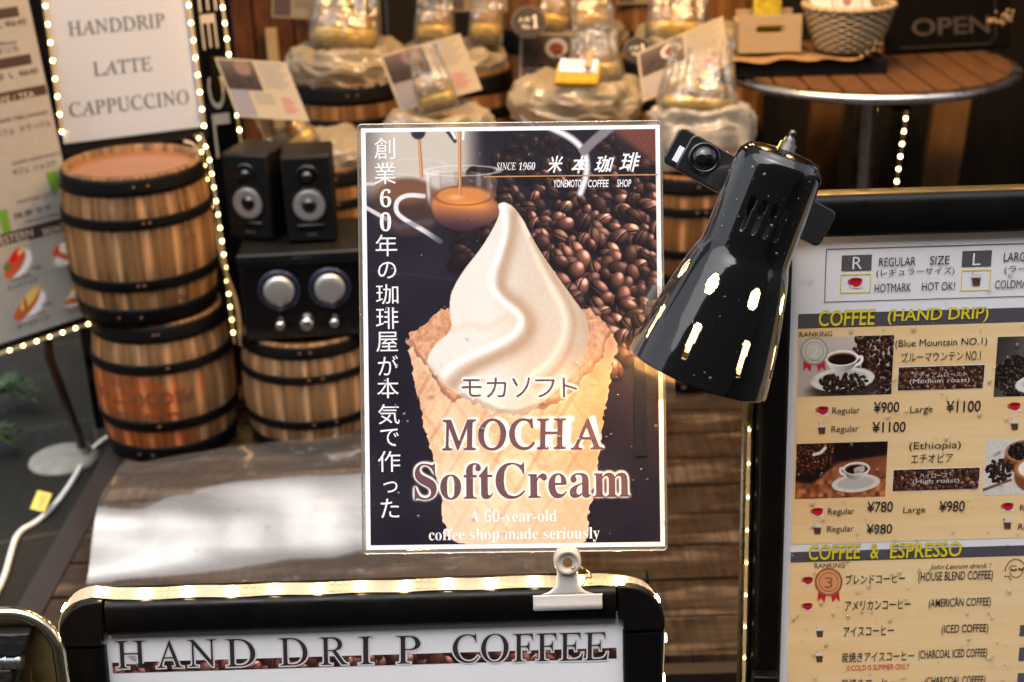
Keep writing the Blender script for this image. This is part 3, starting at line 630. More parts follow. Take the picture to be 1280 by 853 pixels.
# ------------------------------------------------------------------ barrels
def barrel_wood(name, base, dark, **k): return wood_attr_mat(name, base, dark, sx=190, sy=7, bump=.10, **k)
oak = barrel_wood('weathered_oak', (.285, .145, .054), (.150, .068, .024), stainamt=.85)
oak_red = barrel_wood('rust_stained_oak', (.29, .15, .06), (.15, .07, .026), stainamt=.7, patch=(.30, .070, .010), patchamt=-.08)
oak_pale = barrel_wood('pale_oak', (.31, .165, .068), (.17, .082, .032), stainamt=.8, patch=(.26, .09, .03), patchamt=-.12)
oak_dark = barrel_wood('amber_oak', (.22, .090, .018), (.08, .030, .006), stainamt=.6)
lid_m = mat('polished_lid', (.25, .088, .024), .30, coat=.3, var=.35, vscale=3, stretch=(1, 10, 1))
stencil = mat('faded_stencil', (.06, .026, .012), .7, var=.8, vscale=60, col2=(.2, .085, .035))
def barrel(loc, h, rb, re, rot, label, wood, group='wooden barrels of the stall', lid=True, text=(), seed=0, hoops=None, patch=None):
    rr = random.Random(seed); x, y, z = loc
    t = thing('wooden_barrel', loc, label, 'barrel', group)
    M = TR(x, y, z) @ RZ(rot); rad = lambda q: re + (rb - re) * (1 - (2 * q / h - 1) ** 2)
    hoops = hoops or ((0, .125), (.25, .325), (.665, .735), (.88, .985))
    mb = MB(); NS = 16; SUB = 5; gv = []; bar = []; NZ = 20
    tones = [rr.uniform(0, .85) for _ in range(NS)]; offs = [rr.uniform(0, 9) for _ in range(NS)]
    def ring(rfun, zz, groove=True):
        for s_ in range(NS):
            for j in range(SUB + 1):
                u = j / SUB; a = 2 * math.pi * (s_ + u) / NS; r = rfun - (.0006 if groove and j in (0, SUB) else 0)
                mb.v.append(M @ Vector((r * math.cos(a), r * math.sin(a), zz)))
                f_ = zz / h; st = 0
                for (b0, b1) in hoops:
                    d = min(abs(f_ - b0), abs(f_ - b1)); st = max(st, 1 - d / .13, .28)
                gv.append((a * rb + offs[s_], zz + offs[s_] * 2, s_ + seed)); bar.append((tones[s_], max(0, st) ** .8, patch(a + rot, f_) if patch else 0, 1))
    rows = [(rad(h * i / NZ), h * i / NZ) for i in range(NZ + 1)] + [(re - .013, h), (re - .015, h - .022)]
    for (r_, z_) in rows: ring(r_, z_)
    n = NS * (SUB + 1)
    for j in range(len(rows) - 1):
        for i in range(n):
            i2 = (i + 1) % n; mb.f.append([j * n + i, j * n + i2, (j + 1) * n + i2, (j + 1) * n + i]); mb.mi.append(0); mb.sm.append(True)
    mb.f.append(list(range(n - 1, -1, -1))); mb.mi.append(0); mb.sm.append(False)
    mb.att = {'gv': ('FLOAT_VECTOR', gv), 'bar': ('FLOAT_COLOR', bar)}
    st = mb.build('staves', wood, t)
    if lid:
        MB().lathe([(re - .0145, h - .026), (re - .0145, h - .014), (re - .02, h - .012)], 40, M, cap1=True, cap0=True, smooth=False).build('lid', lid_m, t)
    for (b0, b1) in hoops:
        m2 = MB(); zs = [h * (b0 + (b1 - b0) * i / 4) for i in range(5)]; zs[0] += .0015
        m2.lathe([(rad(zs[0]) - .004, zs[0])] + [(rad(q) + .0028, q) for q in zs] + [(rad(zs[-1]) - .004, zs[-1])], 72, M)
        for da in (0, .12):
            zz = (zs[0] + zs[-1]) / 2; a = -math.pi / 2 - rot + (.15 if b0 else -.2) + rr.uniform(-.2, .2) + da; r_ = rad(zz) + .003
            m2.ball((r_ * math.cos(a), r_ * math.sin(a), zz), .0042, 5, M, 1)
        m2.build('hoop', [iron, rust], t)
    if text:
        m3 = MB()
        for (body, a0, a1, z0, z1, flip) in text:
            v, f = text_mesh(body, .01); lo, hi = v.min(0), v.max(0); vv = []
            for q in v:
                u = (q[0] - lo[0]) / (hi[0] - lo[0]); b = (q[1] - lo[1]) / (hi[1] - lo[1])
                if flip: u, b = 1 - u, 1 - b
                a = a0 + (a1 - a0) * u; zz = z0 + (z1 - z0) * b; r_ = rad(zz) + .0008
                vv.append(TR(x, y, z) @ Vector((r_ * math.cos(a), r_ * math.sin(a), zz)))
            m3.add(vv, f)
        m3.build('stencilled_lettering', stencil, st)
    return t
A = lambda d: R(-90 + d)   # angle seen from the camera: 0 faces it, positive to the right
bx = -.808
barrel((bx, 3.055, 0), .335, .160, .143, .3, 'rust stained oak barrel at the bottom of the left stack', oak_red, seed=1, patch=lambda a, f_: max(0, 1 - abs(math.atan2(math.sin(a - A(-32)), math.cos(a - A(-32)))) / R(75)) ** .6 * float(np.interp(f_, [0, .15, .5, .66, .74], [.8, 1, 1, .55, 0])),
       text=(('PRODUCT OF', A(-58), A(34), .150, .182, True), ('COFFEE', A(-34), A(22), .100, .130, True), ('VIET', A(-50), A(-12), .190, .215, True)))
barrel((bx - .016, 3.055, .336), .335, .164, .149, 1.1, 'tan oak barrel with polished round lid on top of the left stack', oak, seed=2,
       text=(('A', A(46), A(54), .205, .225, False), ('JO', A(46), A(58), .172, .193, False), ('AM', A(30), A(46), .045, .065, True)))
barrel((-.474, 3.08, 0), .268, .160, .146, 2.0, 'pale oak barrel standing under the black subwoofer', oak_pale, seed=3)

# ------------------------------------------------------------------ speakers
spk_m = mat('speaker_vinyl', (.006, .0055, .005), .45, spec=.2, bump=.08, bscale=300)
silver_cone = mat('silver_cone', (.52, .51, .51), .35, .75)
def sub_frame(cx, cy, z, rot): return TR(cx, cy, z) @ RZ(rot)
zt = .268
M = sub_frame(-.466, 3.10, zt, R(4)); t = thing('subwoofer', (-.466, 3.10, zt), 'black subwoofer box with two silver dials, on the pale barrel', 'subwoofer')
w2, d2, hh = .140, .125, .205
MB().box(-w2, -d2, 0, w2, d2, hh, M).build('cabinet', spk_m, t, bevel=.006)
MB().box(-w2 - .002, -d2 - .012, hh - .020, w2 + .002, -d2 + .004, hh + .003, M).build('top_lip', black_plastic, t, bevel=.005)
MB().box(-w2 + .004, -d2 - .006, .006, w2 - .004, -d2 - .0002, hh - .022, M).build('front_panel', gloss_black, t, bevel=.003)
def facing(M, x, z, y): return M @ Matrix.Translation((x, y, z)) @ Matrix.Rotation(R(90), 4, 'X')
blue_ring = mat('dial_ring', (.05, .05, .09), .2, .6)
for sx in (-.055, .057):
    K = facing(M, sx, .122, -d2 - .006)
    rg = MB().lathe([(.047, 0), (.047, .006), (.043, .009), (.039, .006), (.038, 0)], 40, K).build('dial_ring', blue_ring, t)
    MB().lathe([(.034, 0), (.034, .010), (.031, .014), (.02, .016), (.0001, .0165)], 40, K).build('dial', silver_cone, t)
for sx, r_ in ((-.058, .0135), (.001, .019), (.062, .0135)):
    K = facing(M, sx, .046, -d2 - .006)
    MB().lathe([(r_, 0), (r_, .006), (r_ * .82, .012), (r_ * .74, .026), (r_ * .6, .029), (.0001, .03)], 24, K).build('control_knob', chrome, t)
MB().box(-.02, -d2 - .0125, hh - .012, .022, -d2 - .0118, hh - .005, M).build('badge', chrome, t)
def speaker(cx, cy, z, rot, label):
    M = sub_frame(cx, cy, z, rot); t = thing('speaker', (cx, cy, z), label, 'speaker', 'small black speakers on the subwoofer')
    w2, d2, hh = .055, .062, .198
    MB().box(-w2, -d2, 0, w2, d2, hh, M).build('cabinet', spk_m, t, bevel=.004)
    MB().box(-w2 + .003, -d2 - .004, .004, w2 - .003, -d2 - .0002, hh - .004, M).build('front_panel', black_plastic, t, bevel=.004)
    K = facing(M, 0, .150, -d2 - .004)
    MB().lathe([(.026, 0), (.025, .002), (.018, -.003 + .004), (.012, .0015)], 32, K).build('tweeter_ring', gloss_black, t)
    MB().lathe([(.0125, .0015), (.010, .006), (.005, .009), (.0001, .0098)], 24, K).build('tweeter', gloss_black, t)
    K = facing(M, 0, .085, -d2 - .004)
    MB().lathe([(.040, 0), (.040, .003), (.037, .004), (.035, .003)], 40, K).build('woofer_ring', black_plastic, t)
    MB().lathe([(.035, .003), (.033, .0045), (.022, .0015), (.0165, .001)], 40, K).build('woofer_cone', silver_cone, t)
    MB().lathe([(.0165, .001), (.013, .006), (.006, .009), (.0001, .0095)], 24, K).build('dust_cap', gloss_black, t)
    MB().box(-.03, -d2 - .0075, .034, .03, -d2 - .0042, .042, M).build('port', gloss_black, t, bevel=.0015)
    MB().box(-.012, -d2 - .0048, .016, .012, -d2 - .0042, .021, M).build('badge', brushed, t)
speaker(-.562, 3.13, zt + .2085, R(-16), 'left speaker, turned slightly aside, on the subwoofer')
speaker(-.444, 3.10, zt + .2085, R(4), 'right speaker facing straight out, on the subwoofer')
MB().tube([P(440, 278, 3.55), P(452, 279, 3.5), P(470, 290, 3.45)], .003, 6).build('audio_cable', mat('pink_cable', (.45, .2, .16), .5), loc=P(440, 278, 3.55))
tag(bpy.data.objects['audio_cable'], 'thin reddish audio cable behind the subwoofer', 'cable')

# ------------------------------------------------------------------ LED strips
def resample(path, step):
    path = [Vector(p) for p in path]; L = [0]
    for a, b in zip(path, path[1:]): L.append(L[-1] + (b - a).length)
    out = []
    d = 0
    while d <= L[-1] + 1e-9:
        i = max(j for j in range(len(L)) if L[j] <= d + 1e-9); i = min(i, len(path) - 2); u = (d - L[i]) / max(1e-9, L[i + 1] - L[i])
        out.append((path[i].lerp(path[i + 1], u), (path[i + 1] - path[i]).normalized())); d += step
    return out
def led_strip(path, wdir, width, spacing, label, dm, group='warm LED strip lights', first=0, pads=False, dsize=.005, skip=None):
    path = [Vector(p) for p in path]; t = thing('led_strip', path[0], label, 'led strip', group); mb = MB()
    wf = wdir if callable(wdir) else (lambda p, tg: Vector(wdir))
    pts = resample(path, max(.006, spacing / 6)); q = []; tp = []
    for p, tg in pts:
        wv = wf(p, tg).normalized(); nrm = tg.cross(wv).normalized(); q.append((p, wv, nrm, tg))
    v = []; f = []
    for p, wv, nrm, tg in q: v += [p - wv * width / 2, p + wv * width / 2, p + wv * width / 2 - nrm * .0012, p - wv * width / 2 - nrm * .0012]
    for i in range(len(q) - 1):
        for k in range(4): k2 = (k + 1) % 4; f.append((i * 4 + k, (i + 1) * 4 + k, (i + 1) * 4 + k2, i * 4 + k2))
    mb.add(v, f)
    if pads:
        for i, (p, tg) in enumerate(resample(path, spacing)):
            nx2 = resample(path, spacing)
            if abs(tg.x) < .985 or i + 1 >= len(nx2) or abs(nx2[i + 1][1].x) < .985: continue
            for dd, s_ in ((.32, .0022), (.68, .0022), (.5, .0016)):
                c = p + tg * spacing * dd; wv = wf(c, tg).normalized(); nrm = tg.cross(wv).normalized()
                for sg in (-1, 1):
                    o_ = c + wv * sg * width * .27 + nrm * .0003
                    mb.quad(o_ - tg * s_ - wv * .0014, o_ + tg * s_ - wv * .0014, o_ + tg * s_ + wv * .0014, o_ - tg * s_ + wv * .0014, 1)
    mb.build('tape', [tape_m, tape_pad], t)
    me = None
    dd = MB().box(-dsize / 2, -dsize / 2, 0, dsize / 2, dsize / 2, .0016); src = None
    for i, (p, tg) in enumerate(resample(path, spacing)):
        if i < first or (skip and i in skip): continue
        wv = wf(p, tg).normalized(); nrm = tg.cross(wv).normalized()
        if src is None: src = dd.build('diode', dm, t, loc=(0, 0, 0)); o = src
        else: o = src.copy(); COL.objects.link(o); o.parent = t
        m = Matrix((tg, wv, nrm)).transposed().to_4x4(); m.translation = p + nrm * .0002 - path[0]; o.matrix_basis = m
    return t

# ------------------------------------------------------------------ black signboard with the hand drip sheet
ya = R(24); exb = Vector((math.cos(ya), math.sin(ya), 0)); nb = Vector((math.sin(ya), -math.cos(ya), 0)); lean = R(3)
B = Plane(ony(248, 166, 3.36), exb, Vector((0, 0, 1)) * math.cos(lean) - nb * math.sin(lean))
L = lambda x, y: B.loc(x, y)
t = thing('black_signboard', B.pt(0, -.6, -.02), 'tall black signboard with pale sideways letters, behind the left barrels', 'signboard')
uR = L(300, 100)[0]; uL = L(60, 90)[0] - .02; vT = L(150, -60)[1]
MB().box(uL, -.70, -.022, uR, vT, -.004, B.mat()).build('panel', gloss_black, t, bevel=.004)
mb = MB()
put_text(mb, B, 'E', (247, -22, 270, 15), h=-.002, turn=1); put_text(mb, B, 'E', (252, 18, 271, 62), h=-.002, turn=1)
put_text(mb, B, 'C', (261, 96, 281, 137), h=-.002, turn=-1); put_text(mb, B, 'L', (268, 142, 290, 197), h=-.002, turn=1)
mb.build('lettering', mat('pale_lettering', (.44, .39, .32), .5), t)
t = thing('menu_sheet', B.pt(0, 0, .002), 'white paper sheet reading HANDDRIP LATTE CAPPUCCINO in a clear sleeve', 'sheet')
u0, v0, _, _ = (*L(76, 176), 0, 0); u1 = L(250, 100)[0]
us0 = L(66, 90)[0]
vb = (L(76, 176)[1] + L(248, 163)[1]) / 2
mb = MB(); mb.quad(B.pt(us0, vb, .003), B.pt(u1, vb, .003), B.pt(u1, vT, .003), B.pt(us0, vT, .003)); pp = mb.build('paper', white_paper, t)
mb = MB()
for body, bx_ in (('HANDDRIP', (84, 21.5, 206, 39.5)), ('LATTE', (115.5, 74, 189.5, 91)), ('CAPPUCCINO', (85, 120, 236.5, 138))): put_text(mb, B, body, bx_, h=.0045, style='i')
mb.build('lettering', ink_grey, pp)
vs_ = (L(80, 197)[1] + L(248, 170)[1]) / 2
mb = MB(); nx_, ny_ = 14, 14; gv_ = []
for j in range(ny_ + 1):
    for i in range(nx_ + 1):
        u = us0 - .006 + (u1 - us0 + .012) * i / nx_; v = vs_ + (vT - vs_) * j / ny_
        gv_.append(B.pt(u, v, .006 + .0022 * mnoise.noise(Vector((u * 9, v * 9, 0)))))
mb.add(gv_, [(j * (nx_ + 1) + i, j * (nx_ + 1) + i + 1, (j + 1) * (nx_ + 1) + i + 1, (j + 1) * (nx_ + 1) + i) for j in range(ny_) for i in range(nx_)], smooth=True)
mb.build('sleeve', film_mat('paper_sleeve', .0, .02, (.95, .93, .9), .1, tint=1, edge=.3), t)
wB = lambda p, tg: B.n.cross(tg)
def onB(pts, h=.010): return [B.pt(*L(a, b), h) for a, b in pts]
led_strip(onB([(53, -16), (77, 166)]), wB, .008, .0405, 'LED strip down the left edge of the white menu sheet', led_m)
led_strip(onB([(232, -16), (254, 158)]), wB, .008, .0405, 'LED strip down the right edge of the white menu sheet', led_m)
led_strip(onB([(276, -10), (287, 74), (293, 120), (305, 200), (309, 230)], -.001), wB, .006, .0365, 'LED strip down the right edge of the black signboard', led_m)
led_strip(onB([(250, 166), (260, 195), (268, 245), (277, 305), (285, 370), (292, 430)]), wB, .006, .034, 'looser LED strip hanging between the left barrel and the speakers', led_dim2, first=1)
led_strip(onB([(247, 172), (254, 205), (262, 250), (270, 300)]), wB, .005, .034, 'second row of LED dots against the right side of the left barrel', led_dim)  # second row of dots, doubling the one beside it
cab = mat('white_cable', (.74, .72, .68), .45)
mb = MB(); mb.tube([B.pt(*L(a, b), .016) for a, b in smoothpts([(228, 176), (243, 180), (250, 205), (262, 260), (276, 330), (292, 370), (297, 395), (299, 430)], 3)], .0045, 8)
tag(mb.build('power_cable', mat('beige_cable', (.45, .36, .26), .5), loc=B.pt(*L(228, 176), .016)), 'beige power cable hanging beside the LED strips, right of left barrels', 'cable')

# ------------------------------------------------------------------ beige food menu board at the left edge
ym = R(48); exm = Vector((math.cos(ym), math.sin(ym), 0)); nm = Vector((math.sin(ym), -math.cos(ym), 0)); lean = R(7)
Mn = Plane(ony(65, 428, 2.97), exm, Vector((0, 0, 1)) * math.cos(lean) - nm * math.sin(lean))
LM = Mn.loc
basep = onz(80, 575, -.12)
t = thing('food_menu_board', basep, 'beige food menu board on a rusty pole at the left edge', 'menu board')
uR = LM(63, 130)[0]; uL = LM(-60, 300)[0]; vT = LM(60, -70)[1]
vB = LM(60, 410)[1]
mb = MB(); mb.box(uL, vB - .024, -.012, uR + .004, vT, -.001, Mn.mat()); mb.build('frame', black_frame, t)
beige = mat('beige_print', (.31, .295, .275), .5, var=.12, vscale=30)
mb = MB(); mb.quad(Mn.pt(uL, vB - .001, .0005), Mn.pt(uR, vB - .001, .0005), Mn.pt(uR, vT, .0005), Mn.pt(uL, vT, .0005)); pr = mb.build('printed_sheet', beige, t)
def mbox(x0, x1, yl, yr, hpx):  # baseline y at left and right, ink height
    ym_ = (yl + yr) / 2; return (x0, ym_ - hpx, x1, ym_)
mb = MB()
def txt(body, *a, mi=0, **k): put_text(mb, Mn, body, mbox(*a), h=.0016, mi=mi, **k)
for (x0, x1, yl, yr, hp) in ((-30, 25, 33, 16, 13), (-20, 41, 93, 77, 13), (-40, 66, 138, 116, 13), (-30, 95, 318, 285, 17)):
    u0, _, u1, _ = Mn.box(x0, (yl + yr) / 2 - 1, x1, (yl + yr) / 2); u1 = min(u1, uR - .003); a = LM((x0 + x1) / 2, (yl + yr) / 2 - 0); v0 = a[1]; v1 = LM((x0 + x1) / 2, (yl + yr) / 2 - hp)[1]
    mb.quad(Mn.pt(u0, v0, .001), Mn.pt(u1, v0, .001), Mn.pt(u1, v1, .001), Mn.pt(u0, v1, .001), 1)
txt('L ¥640', -4, 33, 36, 30, 8); txt('(Costa Rica)', -34, 21, 64, 56, 6); txt('コスタリカ', -26, 23, 73, 64, 8)
txt('¥540  L  ¥640', -22, 48, 104, 92, 8); txt('CAFE / TEA', -16, 44, 133, 121, 8, mi=2)
txt('(CAFE MELANGE)', -12, 61, 158, 143, 6); txt('カフェ  メランジェ', -8, 64, 171, 158, 8)
txt('(CAFE CHOCOLAT)', 14, 76, 208, 194, 5.5); txt('カフェ  ショコラ', 14, 70, 221, 206, 8)
txt('(MATCHA LATTE)', 20, 72, 256, 244, 5.5); txt('抹茶ラテ', 15, 66, 275, 262, 8); txt('(MATCHA SHAKE)', 30, 78, 281, 269, 5)
txt('WESTERN', -16, 42, 309, 297, 10, mi=2); txt('BREAKFAST', 52, 94, 295, 285, 9, mi=2)
txt('(Hot Dog)', 12, 39, 352, 346, 5); txt('ホットドッグ', 8, 48, 365, 354, 8); txt('¥500', 38, 51, 340, 334, 5)
txt('(Cheese Dog)', 22, 58, 401, 393, 5); txt('チーズドッグ', 20, 62, 413, 402, 8); txt('¥550', 51, 64, 385, 380, 5); txt('トースト', 84, 106, 342, 334, 7); txt('トースト', 85, 110, 395, 386, 7)
mb.build('lettering', [mat('brown_ink', (.035, .022, .018), .5), mat('dark_brown_bar', (.05, .026, .018), .5, var=.6, vscale=120), mat('pale_ink', (.5, .42, .35), .5)], pr)
def food(kind):
    X, Y, img = canvas(60, 44, (156, 149, 138), 1.6); img = mix(img, (224, 220, 220), ell(X, Y, 34, 26, 26, 13, -.35, .2))
    if kind == 0:
        img = mix(img, (176, 84, 46), ell(X, Y, 26, 26, 25, 9, -.5, .1)); img = mix(img, (196, 60, 46), ell(X, Y, 26, 20, 22, 7, -.5, .1)); img = mix(img, (190, 30, 34), ell(X, Y, 30, 15, 12, 5, -.5, .2)); img = mix(img, (96, 110, 40), ell(X, Y, 12, 26, 7, 5, 0, .3)); img = mix(img, (206, 170, 90), ell(X, Y, 40, 12, 7, 3, -.5, .3))
    elif kind == 1:
        img = mix(img, (176, 92, 44), ell(X, Y, 28, 24, 27, 9, -.55, .08)); img = mix(img, (216, 176, 96), ell(X, Y, 34, 17, 20, 6, -.55, .15)); img = mix(img, (140, 70, 36), ell(X, Y, 26, 23, 2, 8, .1, .3))
    elif kind == 2:
        img = mix(img, (196, 96, 56), ell(X, Y, 30, 28, 26, 6, .5, .1)); img = mix(img, (240, 232, 224), ell(X, Y, 36, 18, 17, 9, .3, .15)); img = mix(img, (232, 170, 50), ell(X, Y, 38, 15, 6, 5, 0, .2)); img = mix(img, (196, 70, 50), ell(X, Y, 16, 18, 4, 9, .5, .2))
    else:
        img = mix(img, (186, 110, 50), ell(X, Y, 32, 30, 27, 6, -.05, .1)); img = mix(img, (226, 170, 80), ell(X, Y, 38, 16, 16, 10, .1, .2)); img = mix(img, (240, 226, 200), ell(X, Y, 26, 20, 7, 7, 0, .3))
    m = ell(X, Y, 30, 24, 31, 21, -.3, .2); return img * m[..., None] + np.array((156, 149, 138)) * (1 - m[..., None])
for k, (x0, y0, x1, y1) in enumerate(((-2, 303, 42, 350), (8, 355, 60, 402), (58, 296, 104, 334), (72, 352, 118, 384))):
    grid_print('food_photo', Mn, *(lambda b: (b[0], b[1], b[2], b[3]))(Mn.box(x0, y0, x1, y1)), .0012, food(k), pr, print_plain)
green = mat('matcha_green', (.10, .24, .025), .4); mb = MB()
for (x0, y0, x1, y1) in ((-1, 262, 12, 292), (59, 214, 74, 238)):
    u0, v0, u1, v1 = Mn.box(x0, y0, x1, y1); ins = (u1 - u0) * .12
    mb.add([Mn.pt(u0 + ins, v0, .0014), Mn.pt(u1 - ins, v0, .0014), Mn.pt(u1, v1, .0014), Mn.pt(u0, v1, .0014)], [(0, 1, 2, 3)])
mb.build('drink_picture', green, pr)
pm = mat('rusty_pole', (.085, .040, .022), .55, var=.5, vscale=30); pq = Mn.pt(*LM(62, 425), -.02)
mb = MB(); mb.tube([pq + Vector((0, .02, .1)), pq + Vector((0, .01, -.05)), basep + Vector((.045, .02, .02))], .011, 10); mb.build('pole', pm, t)
mb = MB(); mb.lathe([(.0001, .012), (.075, .011), (.083, .006), (.085, 0)], 48, TR(basep)); mb.lathe([(.016, .03), (.018, .012)], 16, TR(basep + Vector((.045, .02, 0)))); mb.build('round_base', mat('worn_white_base', (.30, .29, .25), .5, var=.35, vscale=25), t)
wM = lambda p, tg: Mn.n.cross(tg)
pth = [Mn.pt(LM(-40, 460)[0], vB - .020, .003), Mn.pt(uR + .004, vB - .020, .003)]
led_strip(pth, wM, .008, .033, 'LED strip along the bottom edge of the beige food menu', led_dim2)

# ------------------------------------------------------------------ plants and cable on the left pavement
fern_m = mat('fern_green', (.045, .10, .022), .5, var=.5, vscale=40)
def fern(loc, n, ln, label, seed):
    rr = random.Random(seed); t = thing('fern', loc, label, 'plant', 'small green plants on the pavement'); mb = MB()
    for k in range(n):
        a = rr.uniform(-.7, .9); d = Vector((math.cos(a), math.sin(a), 0)); s = Vector((-d.y, d.x, 0)); l_ = ln * rr.uniform(.6, 1)
        for i in range(14):
            u = i / 13; c = Vector(loc) + d * l_ * u + Vector((0, 0, .02 + .10 * math.sin(u * 2.6) * l_ / .2)); wd = .045 * (1 - u) + .006
            for sg in (-1, 1):
                tip = c + s * sg * wd + d * .018 + Vector((0, 0, rr.uniform(-.012, .008))); mb.add([c, c + d * .008 + s * sg * wd * .4, tip, c - d * .006 + s * sg * wd * .4], [(0, 1, 2, 3)])
    mb.build('fronds', fern_m, t); return t
fern(onz(-24, 520, -.12), 9, .20, 'green fern sprawling on the pavement below the food menu', 4)
fern(onz(-30, 575, -.12), 6, .12, 'smaller green plant on the pavement at the left edge', 6)
path = [onz(a, b, -.115) for a, b in smoothpts([(-20, 765), (4, 728), (14, 690), (22, 665), (48, 652), (72, 628), (92, 600), (110, 566), (132, 548), (150, 540), (175, 530)], 2)]
t = thing('extension_cable', path[0], 'white power cable with yellow tag lying on the pavement', 'cable')
MB().tube(path, .0062, 10).build('cord', cab, t)
q = onz(60, 636, -.105); mb = MB(); mb.box(-.019, -.0012, -.022, .016, .0012, .024, TR(q + Vector((-.012, 0, .018))) @ Matrix.Rotation(R(-50), 4, 'X') @ Matrix.Rotation(R(15), 4, 'Y'))
tgo = mb.build('warning_tag', mat('yellow_tag', (.72, .52, .03), .4), t)
Kt = TR(q + Vector((-.012, 0, .018))) @ Matrix.Rotation(R(-50), 4, 'X') @ Matrix.Rotation(R(15), 4, 'Y')
mb = MB()
for k in range(4): mb.box(-.010 + .002 * k, -.0018, .012 - .009 * k, .010, -.0013, .015 - .009 * k, Kt)
mb.build('print_lines', ink, tgo)

# ------------------------------------------------------------------ clear plastic sheet lying over the deck
sheet_m = film_mat('clear_vinyl', .05, .075, (.8, .8, .8), .03, bump=.06, bscale=9, edge=.55)
mb = MB(); nu, nv = 90, 80; vv = []
pa = [onz(108, 745), onz(112, 690), onz(128, 640), onz(150, 598)]
for j in range(nv + 1):
    v = j / nv
    for i in range(nu + 1):
        u = i / nu; xx = -.835 + .02 * v + u * .92; yy = 2.24 + v * (.39 + .19 * u)
        q_ = min(1, max(0, (v - .24 - .10 * u) / .46)); z = .008 + .030 * v + (.105 + .02 * u) * (q_ * q_ * (3 - 2 * q_)) - .05 * max(0, v - .85)
        z += (.010 * mnoise.noise(Vector((u * 3, v * 3, .3))) + .009 * mnoise.noise(Vector((u * 1.6 - v * .8, v * 6.5 + u * 1.2, 2.1)))) * min(1, v * 2) + .003 * mnoise.noise(Vector((u * 11, v * 6, 1.3)))
        vv.append((xx, yy, max(.006, z)))
mb.add(vv, [(j * (nu + 1) + i, j * (nu + 1) + i + 1, (j + 1) * (nu + 1) + i + 1, (j + 1) * (nu + 1) + i) for j in range(nv) for i in range(nu)], smooth=True)
tag(mb.build('plastic_sheet', sheet_m, loc=(-.83, 2.26, 0)), 'clear plastic sheet arched over the wooden deck in front of the barrels', 'plastic sheet')

# ------------------------------------------------------------------ bean barrels and gift bags at the back
liner_m = film_mat('plastic_liner', .03, .56, (.68, .56, .38), .2, bump=.35, bscale=32, tint=.8, edge=.35)
liner_m2 = film_mat('frosted_liner', .04, .48, (.70, .64, .55), .18, bump=.35, bscale=28, tint=.85, edge=.4)
gold_m = mat('gold_label', (.62, .40, .06), .35, .25, var=.35, vscale=60)
bean_m = mat('roast_beans', (.055, .028, .016), .4, var=.7, vscale=120, bump=.8, bscale=150)
pouch_m = mat('tan_foil', (.36, .21, .06), .35, var=.85, vscale=45, col2=(.07, .035, .015))
card_film = film_mat('card_sleeve', .0, .0, (.95, .9, .85), .14, tint=1, edge=.3)
card_m = mat('cream_card', (.27, .225, .16), .7, spec=.2, var=.06, vscale=20)
red_ink = mat('red_ink', (.24, .05, .045), .5)
def liner(c, r, h, seed, label, m=liner_m, sx=1.0, sy=1.0, droop=.0):
    c = Vector(c)
    def disp(q, a):
        p = Vector(q); n = mnoise.noise(Vector((math.cos(a) * 1.6 + seed, math.sin(a) * 1.6, q[2] * 12))) * .012 + (.3 - abs(mnoise.noise(Vector((math.cos(a) * 2.2 + seed + q[2] * 14, math.sin(a) * 2.2, q[2] * 26 + seed))))) * .026 + (.25 - abs(mnoise.noise(Vector((math.cos(a) * 7 + seed + q[2] * 30, math.sin(a) * 7, q[2] * 36))))) * .007
        d = Vector((math.cos(a), math.sin(a), 0)); p = p + d * n * 1.1 + Vector((0, 0, n * .9 - droop * max(0, -math.sin(a)) * (q[2] < .02))); return (p.x * sx, p.y * sy, p.z)
    mb = MB(); h *= .8; pr0 = [(r * .98, -.028), (r * 1.01, -.012), (r * 1.03, .004), (r * 1.05, h * .22), (r * 1.03, h * .45), (r * .98, h * .7), (r * .88, h * .92), (r * .78, h * 1.0), (r * .66, h * .98), (r * .54, h * .8), (r * .42, h * .68), (r * .3, h * .62), (.001, h * .6)]; pr1 = []
    for (a0, b0), (a1, b1) in zip(pr0[:-1], pr0[1:]): pr1 += [(a0 + (a1 - a0) * k_ / 4, b0 + (b1 - b0) * k_ / 4) for k_ in range(4)]
    mb.lathe(pr1 + [pr0[-1]], 130, TR(c), disp=disp)
    return tag(mb.build('bag_liner', m, loc=c), label, 'liner', 'crumpled liners in the gift barrels')
